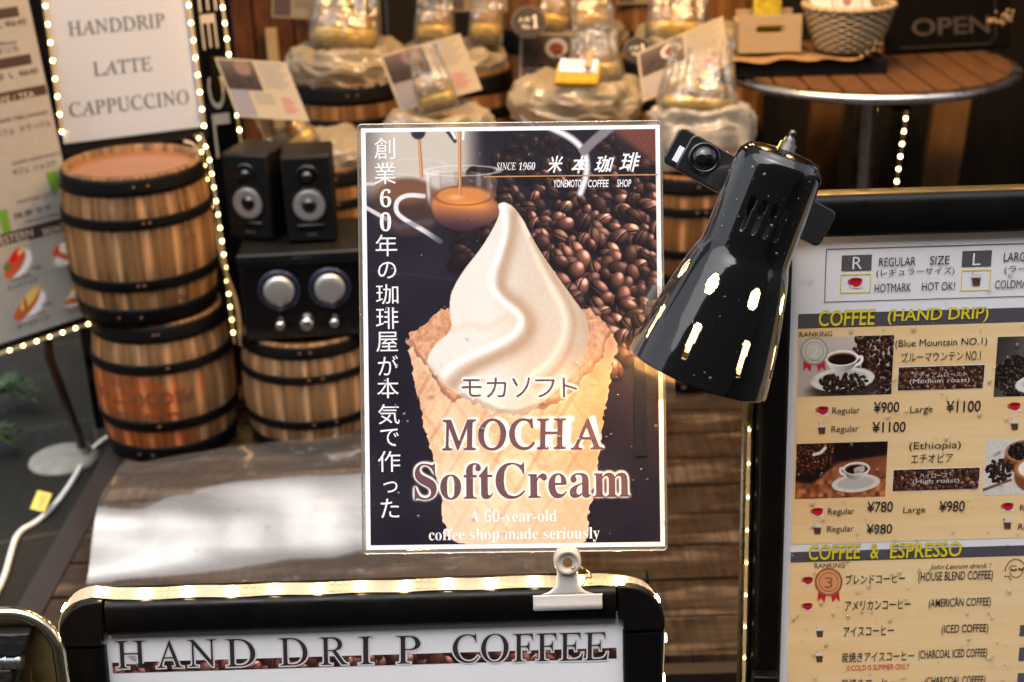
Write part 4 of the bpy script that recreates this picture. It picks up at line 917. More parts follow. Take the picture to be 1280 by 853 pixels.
def gift_bag(c, w_, h, seed, label, lean=0, yaw=0, fan=1.15, band=.20, nband=1):
    """clear cellophane bag: beans and gold label at the bottom, pleated film fanning out above"""
    rr = random.Random(seed); c = Vector(c); t = thing('gift_bag', c, label, 'gift bag', 'cellophane gift bags of coffee')
    M = TR(c) @ RZ(yaw) @ Matrix.Rotation(lean, 4, 'Y') @ Matrix.Rotation(R(-10), 4, 'X')
    n = 88; prof = [(0, .92), (.05, 1.0), (.22, 1.0), (.36, .95), (.5, .88), (.62, .82), (.75, .76), (.88, .72), (1.0, .74 * fan)]
    mb = MB(); v = []
    for j, (zz, s_) in enumerate(prof):
        for i in range(n):
            a = 2 * math.pi * i / n; pl_ = (0 if zz < .2 else (zz - .18) * .30) * math.sin(a * 11 + seed) + (.05 * (zz > .3)) * rr.uniform(-1, 1)
            th = .36 if zz < .3 else .36 - .22 * min(1, (zz - .3) / .5)
            v.append((w_ / 2 * s_ * math.copysign(abs(math.cos(a)) ** .7, math.cos(a)) * (1 + pl_ * .5), w_ * th * s_ * math.copysign(abs(math.sin(a)) ** .7, math.sin(a)) * (1 + pl_), h * zz + (zz > .95) * rr.uniform(-.02, .02)))
    f = [(j * n + i, j * n + (i + 1) % n, (j + 1) * n + (i + 1) % n, (j + 1) * n + i) for j in range(len(prof) - 1) for i in range(n)]
    mb.add(v, f, M, 0, True); mb.build('cellophane', cello, t)
    def pouch(z0, z1, k, name, m):
        mb = MB(); pr_ = [(w_ * k * .40, z0), (w_ * k * .48, z0 + .01), (w_ * k * .48, z1 - .012), (w_ * k * .42, z1), (.001, z1)]
        mb.lathe(pr_, 32, M @ Matrix.Diagonal((1, .62, 1, 1)), disp=lambda q, a: (q[0] * (1 + .03 * math.sin(a * 5 + seed)), q[1], q[2])); mb.build(name, m, t)
    pouch(.004, h * .46, .86, 'bean_pouch', pouch_m); 
    pouch(h * .10, h * (.10 + band), .93, 'gold_label', gold_m); pouch(h * .012, h * .095, .93, 'dark_label', mat('dark_label', (.02, .014, .01), .4))
    return t
def card(corners, depth, label, kind, tilt=12, film=True, bl=None):
    """laminated info card: top-left and top-right corner pixels, width known from them"""
    (x0, y0), (x1, y1) = corners; a = P(x0, y0, depth); b = P(x1, y1, depth); ex = b - a; W = ex.length; ex.normalize()
    up = Vector((0, math.sin(R(tilt)), math.cos(R(tilt)))); ey = (up - ex * up.dot(ex)).normalized()
    H = W * .68
    if bl: g_ = a - P(bl[0], bl[1], depth - .035); ey = g_.normalized(); H = g_.length
    pl = Plane(a - ey * H, ex, ey); pl.n = ex.cross(ey).normalized(); t = thing('info_card', pl.pt(W / 2, 0), label, 'card', 'laminated cards on the gift barrels')
    mb = MB(); mb.box(0, 0, -.001, W, H, 0, pl.mat()); bd = mb.build('card', card_m, t)
    m = .03 * W; grid_print('photo_print', pl, m, H * .47, W * .52, H - m, .0006, paint_card_photo(kind) * .74, t, print_plain)
    mb = MB(); mb.quad(pl.pt(m, m, .0006), pl.pt(W * .30, m, .0006), pl.pt(W * .30, H * .46, .0006), pl.pt(m, H * .46, .0006), 0)
    for k in range(9): y = H * (.93 - .05 * k); mb.quad(pl.pt(W * .56, y, .0006), pl.pt(W * (.94 - .04 * (k % 3)), y, .0006), pl.pt(W * (.94 - .04 * (k % 3)), y + H * .018, .0006), pl.pt(W * .56, y + H * .018, .0006), 1)
    for k in range(4): y = H * (.40 - .05 * k); mb.quad(pl.pt(W * .36, y, .0006), pl.pt(W * .62, y, .0006), pl.pt(W * .62, y + H * .018, .0006), pl.pt(W * .36, y + H * .018, .0006), 1)
    for k in range(5): y = H * (.34 - .055 * k); mb.quad(pl.pt(W * .72, y, .0006), pl.pt(W * (.86 + .04 * (k % 2)), y, .0006), pl.pt(W * (.86 + .04 * (k % 2)), y + H * .03, .0006), pl.pt(W * .72, y + H * .03, .0006), 2)
    mb.build('print', [mat('mauve_print', (.085, .06, .06), .4), mat('soft_grey_ink', (.12, .10, .085), .5), red_ink], t)
    if film:
        mb = MB(); e = .012 * W / .2; mb.quad(pl.pt(-e, -e, .002), pl.pt(W + e, -e, .002), pl.pt(W + e, H + e, .002), pl.pt(-e, H + e, .002)); mb.build('sleeve', card_film, t)
    return t
ZB = .555
def stack2(px, py, ztop, r, label, seed, wood=oak_dark, n=2, dy=0):
    """barrels stacked n high; (px, py) is the front of the topmost rim"""
    q = onz(px, py, ztop); h = ztop / n - .0012
    names = ['at the bottom', 'on top'] if n == 2 else ['at the bottom', 'in the middle', 'on top']
    for k in range(n): barrel((q.x, q.y + r, k * (h + .0012)), h, r * 1.12, r, seed + k, label + ', ' + names[k] + ' of its stack', wood, seed=seed * 5 + k, lid=False, hoops=((0, .12), (.28, .36), (.66, .74), (.85, .985)))
    return Vector((q.x, q.y + r, ztop))
c1 = stack2(397, 214, .56, .135, 'amber barrel behind the two speakers', 11)
liner(c1 + Vector((-.01, 0, .005)), .135, .055, 1.5, 'crumpled cream liner in the barrel behind the speakers', sx=1.02)
gift_bag(c1 + Vector((-.035, -.115, .035)), .115, .17, 3, 'clear gift bag with gold label above the two speakers', lean=R(-30), yaw=.2)
card(((268, 72), (357, 78)), 3.36, 'tilted info card at the right edge of the black signboard', 0, 20, film=False, bl=(297, 146))
c2 = stack2(428, 106, .70, .150, 'amber barrel beneath the upper left gift bag', 13)
liner(c2 + Vector((0, 0, .01)), .15, .085, 4.2, 'large cream liner bulging over the upper left barrel')
gift_bag(c2 + Vector((-.005, -.02, .055)), .19, .24, 8, 'biggest clear gift bag, glowing, at the upper left', lean=R(8), yaw=.1)
card(((340, -34), (420, -30)), 3.72, 'info card beside the biggest gift bag at the upper left', 2, 8)
o = MB().box(-.016, -.01, 0, .016, .01, .30, TR(onz(350, 160, .45))).build('wooden_post', mat('pale_post', (.42, .30, .17), .6, var=.2, vscale=10), loc=onz(350, 160, .45)); tag(o, 'pale upright wooden batten left of the upper left liner', 'batten')
c3 = stack2(548, 190, .60, .125, 'amber barrel hidden behind the top of the poster', 17)
liner(c3 + Vector((0, 0, .01)), .125, .075, 7.7, 'cream liner peeping over the top edge of the poster')
gift_bag(c3 + Vector((.005, -.03, .075)), .10, .16, 5, 'small gift bag with gold label just above the poster', lean=R(-14))
card(((474, 70), (575, 42)), 3.56, 'askew info card tilted in front of the middle barrels', 0, 14, film=False, bl=(501, 140))
c4 = stack2(566, 96, .70, .150, 'amber barrel behind the askew info card', 19)
liner(c4 + Vector((-.005, -.01, .005)), .125, .07, 2.2, 'cream liner behind the askew info card', sx=1.1)
gift_bag(c4 + Vector((-.05, -.04, .06)), .11, .20, 12, 'left of the two gift bags behind the askew card', lean=R(3))
gift_bag(c4 + Vector((.085, -.04, .06)), .095, .20, 14, 'right of the two gift bags behind the askew card', lean=R(6))
card(((556, -40), (634, -40)), 3.98, 'info card at the top edge behind the pair of gift bags', 1, 6)
c5 = stack2(722, 152, .645, .150, 'amber barrel behind the poster under the orange packet', 23)
liner(c5 + Vector((.005, -.02, .012)), .150, .085, 9.1, 'broad cream liner above the poster under the orange packet', sx=1.08)
gift_bag(c5 + Vector((.06, -.02, .06)), .13, .19, 15, 'wide clear gift bag behind the orange packet', lean=R(-4), fan=1.0)
card(((650, 40), (772, 43)), 3.70, 'info card with a cup picture behind the orange packet', 1, 10)
c6 = stack2(722, 62, .725, .145, 'back row amber barrel beyond the cup picture card', 27, n=2)
liner(c6 + Vector((0, 0, .0)), .14, .05, 3.3, 'pale liner in the back row barrel beyond the cup picture card')
gift_bag(c6 + Vector((-.07, -.06, .03)), .10, .19, 16, 'left gift bag of the back row above the cup picture card', lean=R(12))
gift_bag(c6 + Vector((.04, -.06, .03)), .13, .19, 17, 'right gift bag of the back row above the cup picture card')
card(((676, -38), (776, -38)), 4.28, 'info card at the top edge above the cup picture card', 2, 4)
c7 = stack2(872, 222, .55, .130, 'amber barrel standing behind the black lamp clip', 29, n=2)
bq = c7 + Vector((.012, -.035, .001)); t = thing('storage_box', bq, 'translucent storage box with red strip, right behind the lamp', 'box')
mb = MB(); mb.box(bq.x - .095, bq.y - .06, bq.z, bq.x + .095, bq.y + .08, bq.z + .095); mb.build('body', mat('grey_box_plastic', (.30, .26, .22), .35, var=.3, vscale=12), t, bevel=.008)
mb = MB(); mb.box(bq.x - .04, bq.y - .0635, bq.z + .030, bq.x + .07, bq.y - .0605, bq.z + .062); mb.build('red_strip', mat('red_strip', (.34, .03, .04), .4), t)
liner(bq + Vector((.005, .01, .085)), .112, .075, 5.4, 'frosted liner drooping over the storage box behind the lamp', liner_m2, sx=1.1, sy=.85, droop=.05)
gift_bag(bq + Vector((-.005, .01, .115)), .19, .18, 21, 'largest right gift bag, beside the round table', lean=R(5), fan=1.0)
card(((796, 66), (904, 20)), 3.52, 'slanting laminated card behind the largest right gift bag', 1, 10, film=False, bl=(803, 128))
c8 = stack2(850, 78, .728, .140, 'back row amber barrel beyond the right gift bags', 31)
liner(c8 + Vector((.05, 0, .02)), .14, .06, 6.3, 'cream liner in the back row barrel left of the table')
gift_bag(c8 + Vector((0, -.05, .03)), .17, .21, 23, 'tall gift bag of the back row left of the wooden crate', lean=R(4))
card(((772, -46), (846, -46)), 4.1, 'dark pictured info card at the top edge left of the crate', 2, 4)
# tall barrels of the very back row
for i, (px, lab) in enumerate(((690, 'tall back barrel left of the wall panel'), (800, 'tall back barrel in the middle of the rear row'), (890, 'tall back barrel nearest the round table'))):
    q = ony(px, 60, 4.36); barrel((q.x, 4.36, .0), .98, .16, .14, i, lab, oak_dark, seed=60 + i, lid=True, group='tall barrels of the rear row')
# round no. 1 badges
disc_m = mat('badge_black', (.008, .007, .006), .5, spec=.15); disc_w = mat('badge_white', (.55, .5, .45), .5)
for (px, py, d, r_, lab, ch) in ((661, 28, 3.64, .040, 'round black badge with a white 1 above the cup picture card', '1'), (797, 63, 3.56, .032, 'round black badge half hidden by the right gift bags', '1')):
    c = P(px, py, d); K = axis_mat(c, -F + Vector((0, 0, .25))); t = thing('round_badge', c, lab, 'badge', 'round black badges')
    MB().lathe([(r_ * 1.12, 0), (r_ * 1.12, .001), (.0001, .001)], 40, K, cap0=True).build('clear_rim', mat('badge_rim', (.10, .085, .07), .3), t); MB().lathe([(r_, .0012), (r_, .002), (.0001, .002)], 40, K, smooth=False).build('disc', disc_m, t)
    pl = Plane(c, K.col[0].to_3d() * -1 if K.col[0].to_3d().dot(RC) < 0 else K.col[0].to_3d(), K.col[1].to_3d() if K.col[1].to_3d().z > 0 else -K.col[1].to_3d()); mb = MB()
    k_ = r_ / .038
    put_text(mb, pl, '1', (.008 * k_, -.016 * k_, .022 * k_, .018 * k_), h=.0028, style='b', inplane=True); put_text(mb, pl, '人気', (-.026 * k_, .000, .004 * k_, .013 * k_), h=.0028, inplane=True); put_text(mb, pl, 'No.', (-.016 * k_, -.018 * k_, .004 * k_, -.006 * k_), h=.0028, inplane=True)
    mb.build('lettering', disc_w, t)
# orange packet with a paper label and a clothes peg
pk = Plane(P(686, 113, 3.40), Vector((1, .05, -.07)), Vector((.17, .42, .9)))
u0, v0, u1, v1 = pk.box(694, 82, 744, 112)
t = thing('bean_packet', pk.pt(0, 0), 'orange packet of beans with white label and wooden peg', 'packet')
mb = MB(); mb.prism([(u0 - .006, v0), (u1 + .006, v0), (u1 + .004, v1), (u0 - .002, v1)], -.012, .012, pk.mat()); mb.build('packet', mat('orange_foil', (.62, .33, .012), .25, var=.35, vscale=40, coat=.4), t, bevel=.008, seg=3)
mb = MB(); mb.box(u0 + .002, v0 + .032, .0122, u1 - .004, v1 + .006, .0135, pk.mat()); lb = mb.build('label', white_paper, t)
mb = MB()
for k in range(3): mb.box(u0 + .012, v0 + .044 + .008 * k, .0137, u1 - .022 - .006 * k, v0 + .046 + .008 * k, .0139, pk.mat())
mb.build('print', red_ink, lb)
mb = MB(); um = u0 + (u1 - u0) * .72; mb.box(um - .006, v1 - .016, .014, um + .006, v1 + .022, .020, pk.mat()); mb.box(um - .006, v1 - .016, .022, um + .006, v1 + .022, .028, pk.mat()); mb.build('clothes_peg', mat('peg_wood', (.42, .24, .10), .5), t, bevel=.001)
o = MB().box(-.016, -.006, -.18, .016, .006, .06, TR(P(930, 160, 3.56))).build('white_support', mat('pale_plastic', (.34, .30, .25), .4), loc=P(930, 160, 3.56), bevel=.002); tag(o, 'pale upright plastic support left of the round table pole', 'support')

# ------------------------------------------------------------------ round bistro table
TC = Vector((.935, 3.63, 0)); TZ = .72; TRr = .362
t = thing('bistro_table', TC, 'round bistro table with wooden slats and a steel rim', 'table')
slat_m = mat('teak_slat', (.12, .052, .018), .5, var=.6, vscale=7, stretch=(14, 1.2, 4), bump=.2, bscale=40)
mb = MB(); x = -.345
while x < .34:
    xa, xb = x, x + .0635; xm_ = max(abs(xa), abs(xb)); 
    n_ = 5; poly = []
    fr = [(xa + (xb - xa) * i / n_, -math.sqrt(max(0, .348 ** 2 - (xa + (xb - xa) * i / n_) ** 2))) for i in range(n_ + 1)]
    poly = fr + [(p, -q) for p, q in reversed(fr)]
    mb.prism(poly, TZ - .022, TZ, TR(TC)); x += .0705
mb.build('slats', slat_m, t)
ringp = [(TC.x + TRr * math.cos(a), TC.y + TRr * math.sin(a), TZ - .014) for a in [2 * math.pi * i / 72 for i in range(73)]]
MB().tube(ringp, .0125, 10, caps=False).build('rim', brushed, t)
mb = MB(); mb.box(-.33, -.02, TZ - .036, .33, .02, TZ - .0235, TR(TC)); mb.box(-.02, -.33, TZ - .048, .02, .33, TZ - .037, TR(TC)); mb.build('cross_bar', iron, t)
MB().lathe([(.026, .03), (.026, TZ - .05)], 24, TR(TC)).build('pole', brushed, t)
MB().lathe([(.20, 0), (.20, .012), (.04, .03), (.026, .05)], 40, TR(TC), cap0=True).build('foot', iron, t)
# tray, cloth, crate, basket, open board
tp = onz(1003, 95, TZ + .002); 
t = thing('black_tray', (tp.x, tp.y + .1, TZ), 'shallow black tray standing across the table', 'tray')
tl = onz(898, 82, TZ); tr_ = onz(1108, 92, TZ)
MB().box(tl.x, tp.y, TZ + .001, tr_.x, tp.y + .20, TZ + .036).build('tray', mat('black_tray', (.004, .0035, .0035), .6, spec=.15), t, bevel=.003)
zc = TZ + .0365
burl = mat('burlap', (.30, .17, .07), .9, var=.4, vscale=90, bump=.6, bscale=250)
mb = MB(); v = []
for j in range(15):
    for i in range(31):
        x = tl.x - .004 + (tr_.x - tl.x - .03) * i / 30; y = tp.y - .012 + .18 * j / 14; v.append((x, y, zc + .004 + .010 * abs(mnoise.noise(Vector((x * 14, y * 14, 0)))) + (.008 * math.sin(i * .7) if j == 0 else 0) * .5))
mb.add(v, [(j * 31 + i, j * 31 + i + 1, (j + 1) * 31 + i + 1, (j + 1) * 31 + i) for j in range(14) for i in range(30)], smooth=True)
tag(mb.build('burlap_cloth', burl, loc=(tp.x, tp.y, zc)), 'brown burlap cloth spread over the black tray', 'cloth')
zt_ = zc + .016
cr = onz(962, 66, zt_); t = thing('wooden_crate', (cr.x, cr.y + .05, zt_), 'small pale wooden crate with a handle slot, on the tray', 'crate')
ply = mat('birch_ply', (.36, .26, .15), .55, var=.12, vscale=12, stretch=(1, 1, 6))
wl, wr, ht = onz(921, 66, zt_).x, onz(1001, 66, zt_).x, .092
pl = Plane((cr.x, cr.y, zt_), (1, 0, 0), (0, 0, 1)); hw = (wr - wl) / 2
def plate_with_slot(hw, ht, sw, sh, sz, thick, M):
    mb = MB(); n = 24; slot = []
    for i in range(n):
        a = 2 * math.pi * i / n; slot.append((max(-sw + sh, min(sw - sh, math.cos(a) * 9)) + sh * math.cos(a), sz + sh * math.sin(a)))
    out = []
    for (x, z) in slot:
        dx, dz = x, z - sz; k = min((hw / abs(dx)) if abs(dx) > 1e-6 else 1e9, ((ht - sz) / dz) if dz > 1e-6 else 1e9, (sz / -dz) if dz < -1e-6 else 1e9); out.append((x * k, sz + dz * k))
    for cxy in ((-hw, 0), (hw, 0), (-hw, ht), (hw, ht)):
        j = min(range(n), key=lambda i: (out[i][0] - cxy[0]) ** 2 + (out[i][1] - cxy[1]) ** 2); out[j] = cxy
    v = [(x, 0, z) for x, z in slot] + [(x, 0, z) for x, z in out] + [(x, thick, z) for x, z in slot] + [(x, thick, z) for x, z in out]; f = []
    for i in range(n):
        j = (i + 1) % n; f += [(i, n + i, n + j, j), (2 * n + i, 2 * n + j, 3 * n + j, 3 * n + i), (i, j, 2 * n + j, 2 * n + i), (n + i, 3 * n + i, 3 * n + j, n + j)]
    return mb.add(v, f, M)
plate_with_slot(hw, ht, .036, .0105, .058, .006, TR(cr.x, cr.y, zt_)).build('front_board', ply, t)
mb = MB(); mb.box(-hw, .0062, 0, -hw + .006, .10, ht * .8, TR(cr.x, cr.y, zt_)); mb.box(hw - .006, .0062, 0, hw, .10, ht * .8, TR(cr.x, cr.y, zt_)); mb.box(-hw + .0062, .094, 0, hw - .0062, .10, ht, TR(cr.x, cr.y, zt_)); mb.box(-hw + .0062, .0062, 0, hw - .0062, .0938, .005, TR(cr.x, cr.y, zt_)); mb.build('box', ply, t)
yel = mat('yellow_packet', (.55, .42, .02), .3, var=.5, vscale=35, col2=(.16, .13, .02), coat=.4)
for i in range(3):
    o = MB().box(-.034, -.010, .007, .034, .010, .145, TR(cr.x - .004 + .003 * i, cr.y + .025 + .025 * i, zt_) @ Matrix.Rotation(R(-4), 4, 'X')).build('packet', yel, loc=(cr.x, cr.y + .025 + .025 * i, zt_ + .007), bevel=.006)
    tag(o, ('front', 'middle', 'rear')[i] + ' yellow foil packet standing in the wooden crate', 'packet', 'yellow packets in the crate')
bk_ = onz(1068, 68, zt_); t = thing('wicker_basket', (bk_.x, bk_.y + .08, zt_), 'round cream wicker basket on the burlap', 'basket')
wick = mat('cream_wicker', (.34, .26, .155), .6, var=.25, vscale=60)
mb = MB(); bc = TR(bk_.x, bk_.y + .085, zt_)
for k in range(13):
    z = .004 + k * .0078; r_ = .074 + .032 * (k / 12) ** .8
    mb.tube([((r_ + .0022 * math.sin(a * 17 + (k % 2) * math.pi)) * math.cos(a), (r_ + .0022 * math.sin(a * 17 + (k % 2) * math.pi)) * math.sin(a), z) for a in [2 * math.pi * i / 102 for i in range(103)]], .0044, 6, caps=False, M=bc)
mb.lathe([(.0001, .002), (.074, .002)], 32, bc); mb.build('weave', wick, t)
mb = MB(); mb.tube([((.109 + .002 * math.sin(a * 30)) * math.cos(a), (.109 + .002 * math.sin(a * 30)) * math.sin(a), .108 + .002 * math.cos(a * 30)) for a in [2 * math.pi * i / 120 for i in range(121)]], .0072, 8, caps=False, M=bc); mb.build('rim', wick, t)
pc = Vector((bk_.x + .005, bk_.y + .07, zt_ + .03)); Kp = TR(pc) @ RZ(R(8)) @ Matrix.Rotation(R(-24), 4, 'X') @ Matrix.Rotation(R(-12), 4, 'Y')
t = thing('coffee_pouch', pc, 'white coffee pouch with a brown emblem, in the basket', 'pouch')
mb = MB(); mb.prism([(-.075, 0), (.075, 0), (.078, .17), (-.078, .17)], -.014, .014, Matrix.Identity(4)); mb2 = MB(); mb2.add([Kp @ Vector((q.x, q.z, q.y)) for q in mb.v], mb.f); mb2.build('pouch', mat('white_pouch', (.48, .45, .41), .3, coat=.3, bump=.15, bscale=20), t, bevel=.011, seg=3)
mb = MB(); 
for r_ in (.036, .024):
    for i in range(28):
        if r_ < .03 and i % 2: continue
        a0_, a1_ = 2 * math.pi * i / 28, 2 * math.pi * (i + .7) / 28; mb.add([Kp @ Vector((.012 + (r_ + dr) * math.cos(a), -.0146, .085 + (r_ + dr) * math.sin(a))) for a, dr in ((a0_, 0), (a1_, 0), (a1_, .005), (a0_, .005))], [(0, 1, 2, 3)])
mb.lathe([(.0001, 0), (.012, 0)], 20, Kp @ Matrix.Translation((.012, -.0146, .085)) @ Matrix.Rotation(R(90), 4, 'X')); mb.build('emblem', mat('brown_emblem', (.22, .10, .08), .5), t)
# OPEN board
ob = onz(1180, 66, TZ + .002); OP = Plane((ob.x, ob.y, TZ + .003), Vector((1, .10, 0)), Vector((0, .35, .9)))
t = thing('open_board', OP.O, 'dark chalkboard reading OPEN, leaning on the table', 'sign')
u0, v0, u1, v1 = OP.box(1104, -30, 1262, 66); v0 = .004
MB().box(u0, v0, -.014, u1, v1, 0, OP.mat()).build('board', mat('chalkboard', (.003, .0025, .002), .8, spec=.05, var=.4, vscale=14), t, bevel=.003)
chalk = mat('worn_chalk', (.036, .026, .018), .8, var=.7, vscale=60, col2=(.008, .006, .005))
mb = MB(); put_text(mb, OP, 'OPEN', (1138, 22, 1236, 44), h=.0012, style='n', off=.02)
bx4 = OP.box(1122, -20, 1243, 58); tt = .0025
for a, b, c, d in ((bx4[0], bx4[1], bx4[2] - .02, bx4[1] + tt), (bx4[2] - tt, bx4[1] + .02, bx4[2], bx4[3])): mb.quad(OP.pt(a, b, .001), OP.pt(c, b, .001), OP.pt(c, d, .001), OP.pt(a, d, .001))
mb.quad(OP.pt(bx4[2] - .02, bx4[1], .001), OP.pt(bx4[2] - .02, bx4[1] + tt, .001), OP.pt(bx4[2] - tt, bx4[1] + .02, .001), OP.pt(bx4[2], bx4[1] + .02, .001))
mb.build('lettering', chalk, t)
flo = mat('dried_flowers', (.35, .24, .12), .8, var=.5, vscale=50)
for (px, py, d, lab) in ((1252, 22, 3.62, 'dried flower sprig at the right corner of the dark board'), (1084, 62, 3.5, 'dried flower sprig between basket and dark board')):
    c = P(px, py, d); mb = MB(); rr = random.Random(px)
    for k in range(22):
        q = c + Vector((rr.gauss(0, .016), rr.gauss(0, .008), rr.gauss(0, .010))); mb.ball(q, rr.uniform(.003, .006), 4)
    mb.tube([c, c + Vector((.01, .02, -.03))], .002, 5); tag(mb.build('dried_flowers', flo, loc=c), lab, 'dried flowers')
# things beneath the table
post_m = mat('black_post', (.008, .007, .006), .5)
def upright(px0, py0, px1, py1, yy, wpx, m, label, name='timber_post', cat='post'):
    a = ony(px0, py0, yy); b = ony(px1, py1, yy); wd = wpx / FPX * yy * 1.04; ex = Vector((1, 0, 0)); ey = (a - b).normalized(); K = Plane(b - ey * .55, ex - ey * ex.dot(ey), ey)
    o = MB().box(-wd / 2, 0, -.015, wd / 2, (a - b).length + .75, .015, K.mat()).build(name, m, loc=K.O); return tag(o, label, cat)
tan_m = mat('tan_board', (.20, .105, .038), .6, var=.4, vscale=6, stretch=(8, 8, 1))
upright(1190, 120, 1172, 235, 4.25, 44, tan_m, 'tan board leaning under the round table, right of the LED strip', 'leaning_board', 'board')
upright(1134, 120, 1116, 235, 4.18, 34, post_m, 'black post carrying an LED strip under the round table')
upright(1034, 120, 1024, 235, 4.22, 40, mat('brown_board', (.10, .045, .016), .6, var=.5, vscale=6, stretch=(8, 8, 1)), 'brown board standing left of the table pole', 'leaning_board', 'board')
led_strip([ony(1139, 100, 4.15), ony(1119, 240, 4.15)], (1, 0, 0), .008, .0385, 'LED strip on the black post under the round table', led_m)
led_strip([ony(1096, 120, 4.3), ony(1086, 240, 4.3)], (1, 0, 0), .006, .039, 'faint LED string behind the table pole', mat('led_faint', (1, .8, .5), .4, emit=(1, .55, .15), es=6))
q = onz(978, 260, .0); barrel((.60, 3.95, 0), .50, .135, .115, .5, 'dark barrel under the left side of the round table', oak_dark, seed=77)

# ------------------------------------------------------------------ A-frame sign: HAND DRIP COFFEE
lean = R(10); exs = (Vector((1, 0, 0)) * math.cos(R(.6)) ).normalized()
S = Plane(P(455, 770, 1.40), exs, Vector((0, math.sin(lean), math.cos(lean))))
l0 = S.loc(78, 800)[0]; r0 = S.loc(829, 800)[0]; tv = (S.loc(110, 746)[1] + S.loc(800, 734)[1]) / 2
il = S.loc(131, 800)[0]; ir = S.loc(778.5, 800)[0]; it = (S.loc(140, 787)[1] + S.loc(770, 779)[1]) / 2
base = S.pt((l0 + r0) / 2, 0); hgt = (base.z + .10) / math.cos(lean); bv = -hgt + .02
base = S.pt((l0 + r0) / 2, bv)
t = thing('a_frame_sign', (base.x, base.y + .1, -.12), 'black framed hand drip coffee sign with lit strip round its edge', 'sign')
def rrect(u0, v0, u1, v1, r, n=8):
    o = []
    for cx, cy, a0 in ((u1 - r, v1 - r, 0), (u0 + r, v1 - r, 90), (u0 + r, v0 + r, 180), (u1 - r, v0 + r, 270)):
        for i in range(n + 1): a = R(a0 + 90 * i / n); o.append((cx + r * math.cos(a), cy + r * math.sin(a)))
    return o
cr_ = .034; fw_l = il - l0; fw_t = tv - it; dp = .022
def frame_profile(mb, pl, outer, inner, dp, hh):
    """snap-frame section: outer wall, rounded face falling inward"""
    n = len(outer); rows = []
    for k, (f_, h_) in enumerate(((0, -dp), (0, hh * .1), (.04, hh * .45), (.12, hh * .8), (.25, hh), (.5, hh * 1.05), (.8, hh * .85), (1.0, hh * .35), (1.0, -dp * .1))):
        rows.append([pl.pt(o[0] + (i_[0] - o[0]) * f_, o[1] + (i_[1] - o[1]) * f_, h_) for o, i_ in zip(outer, inner)])
    v = [q for r_ in rows for q in r_]; f = []
    for j in range(len(rows) - 1):
        for i in range(n): i2 = (i + 1) % n; f.append((j * n + i, (j + 1) * n + i, (j + 1) * n + i2, j * n + i2))
    mb.add(v, f, None, 0, True)
def rail(name, pts_o, pts_i, parent, pl, hh=.009, m=black_frame, dp=.022):
    mb = MB(); n = len(pts_o); rows = []
    for (f_, h_) in ((0, -dp), (0, hh * .05), (.03, hh * .5), (.10, hh * .85), (.22, hh), (.5, hh * 1.08), (.82, hh * .9), (.97, hh * .6), (1.0, hh * .3), (1.0, -.004)):
        rows.append([pl.pt(o[0] + (i_[0] - o[0]) * f_, o[1] + (i_[1] - o[1]) * f_, h_) for o, i_ in zip(pts_o, pts_i)])
    v = [q for r_ in rows for q in r_]; f = []
    for j in range(len(rows) - 1):
        for i in range(n - 1): f.append((j * n + i, j * n + i + 1, (j + 1) * n + i + 1, (j + 1) * n + i))
    f.append(tuple(j * n for j in range(len(rows)))); f.append(tuple(j * n + n - 1 for j in reversed(range(len(rows)))))
    mb.add(v, f, None, 0, True); o = mb.build(name, m, parent)
    try: o.data.set_sharp_from_angle(angle=R(50))
    except Exception: pass
    return o
cs = fw_l * .98; ct = fw_t * 1.35; g = .0008
rail('top_rail', [(l0 + cs + .006, tv), (r0 - cs - .006, tv)], [(l0 + cs + .006, it), (r0 - cs - .006, it)], t, S)
rail('side_rail', [(l0, bv), (l0, tv - ct)], [(il, bv), (il, tv - ct)], t, S); rail('side_rail', [(r0, tv - ct), (r0, bv)], [(ir, tv - ct), (ir, bv)], t, S)
rail('bottom_rail', [(r0 - cs, bv), (l0 + cs, bv)], [(r0 - cs, bv + .04), (l0 + cs, bv + .04)], t, S)
def corner(cx, cy, sx, parent, pl):
    """moulded corner joint, slightly proud of the rails"""
    n = 12; pol = []
    w_, h_ = cs + .005, ct - g; r_ = min(w_, h_) * .86
    outer = [(cx + sx * 0, cy - h_), (cx, cy - r_)] + [(cx + sx * (r_ - r_ * math.cos(R(90 * i / n))), cy - r_ + r_ * math.sin(R(90 * i / n))) for i in range(1, n)] + [(cx + sx * r_, cy), (cx + sx * w_, cy)]
    poly = outer + [(cx + sx * w_, cy - (tv - it)), (cx + sx * (cs), cy - (tv - it)), (cx + sx * cs, cy - h_)]
    if sx < 0: poly = poly[::-1]
    mb = MB(); mb.prism(poly, -.022, .0085, pl.mat()); return mb.build('corner_joint', mat('corner_plastic', (.0035, .003, .003), .36, spec=.25, bump=.05, bscale=300), parent, bevel=.0035, seg=3)
corner(l0 - .0012, tv + .0012, 1, t, S); corner(r0 + .0012, tv + .0012, -1, t, S)
bb = MB(); bb.box(il - .004, bv, -.010, ir + .004, it + .004, -.004, S.mat()); sh = bb.build('poster_sheet', mat('white_poster', (.74, .74, .78), .35, coat=.3, coatr=.15), t)
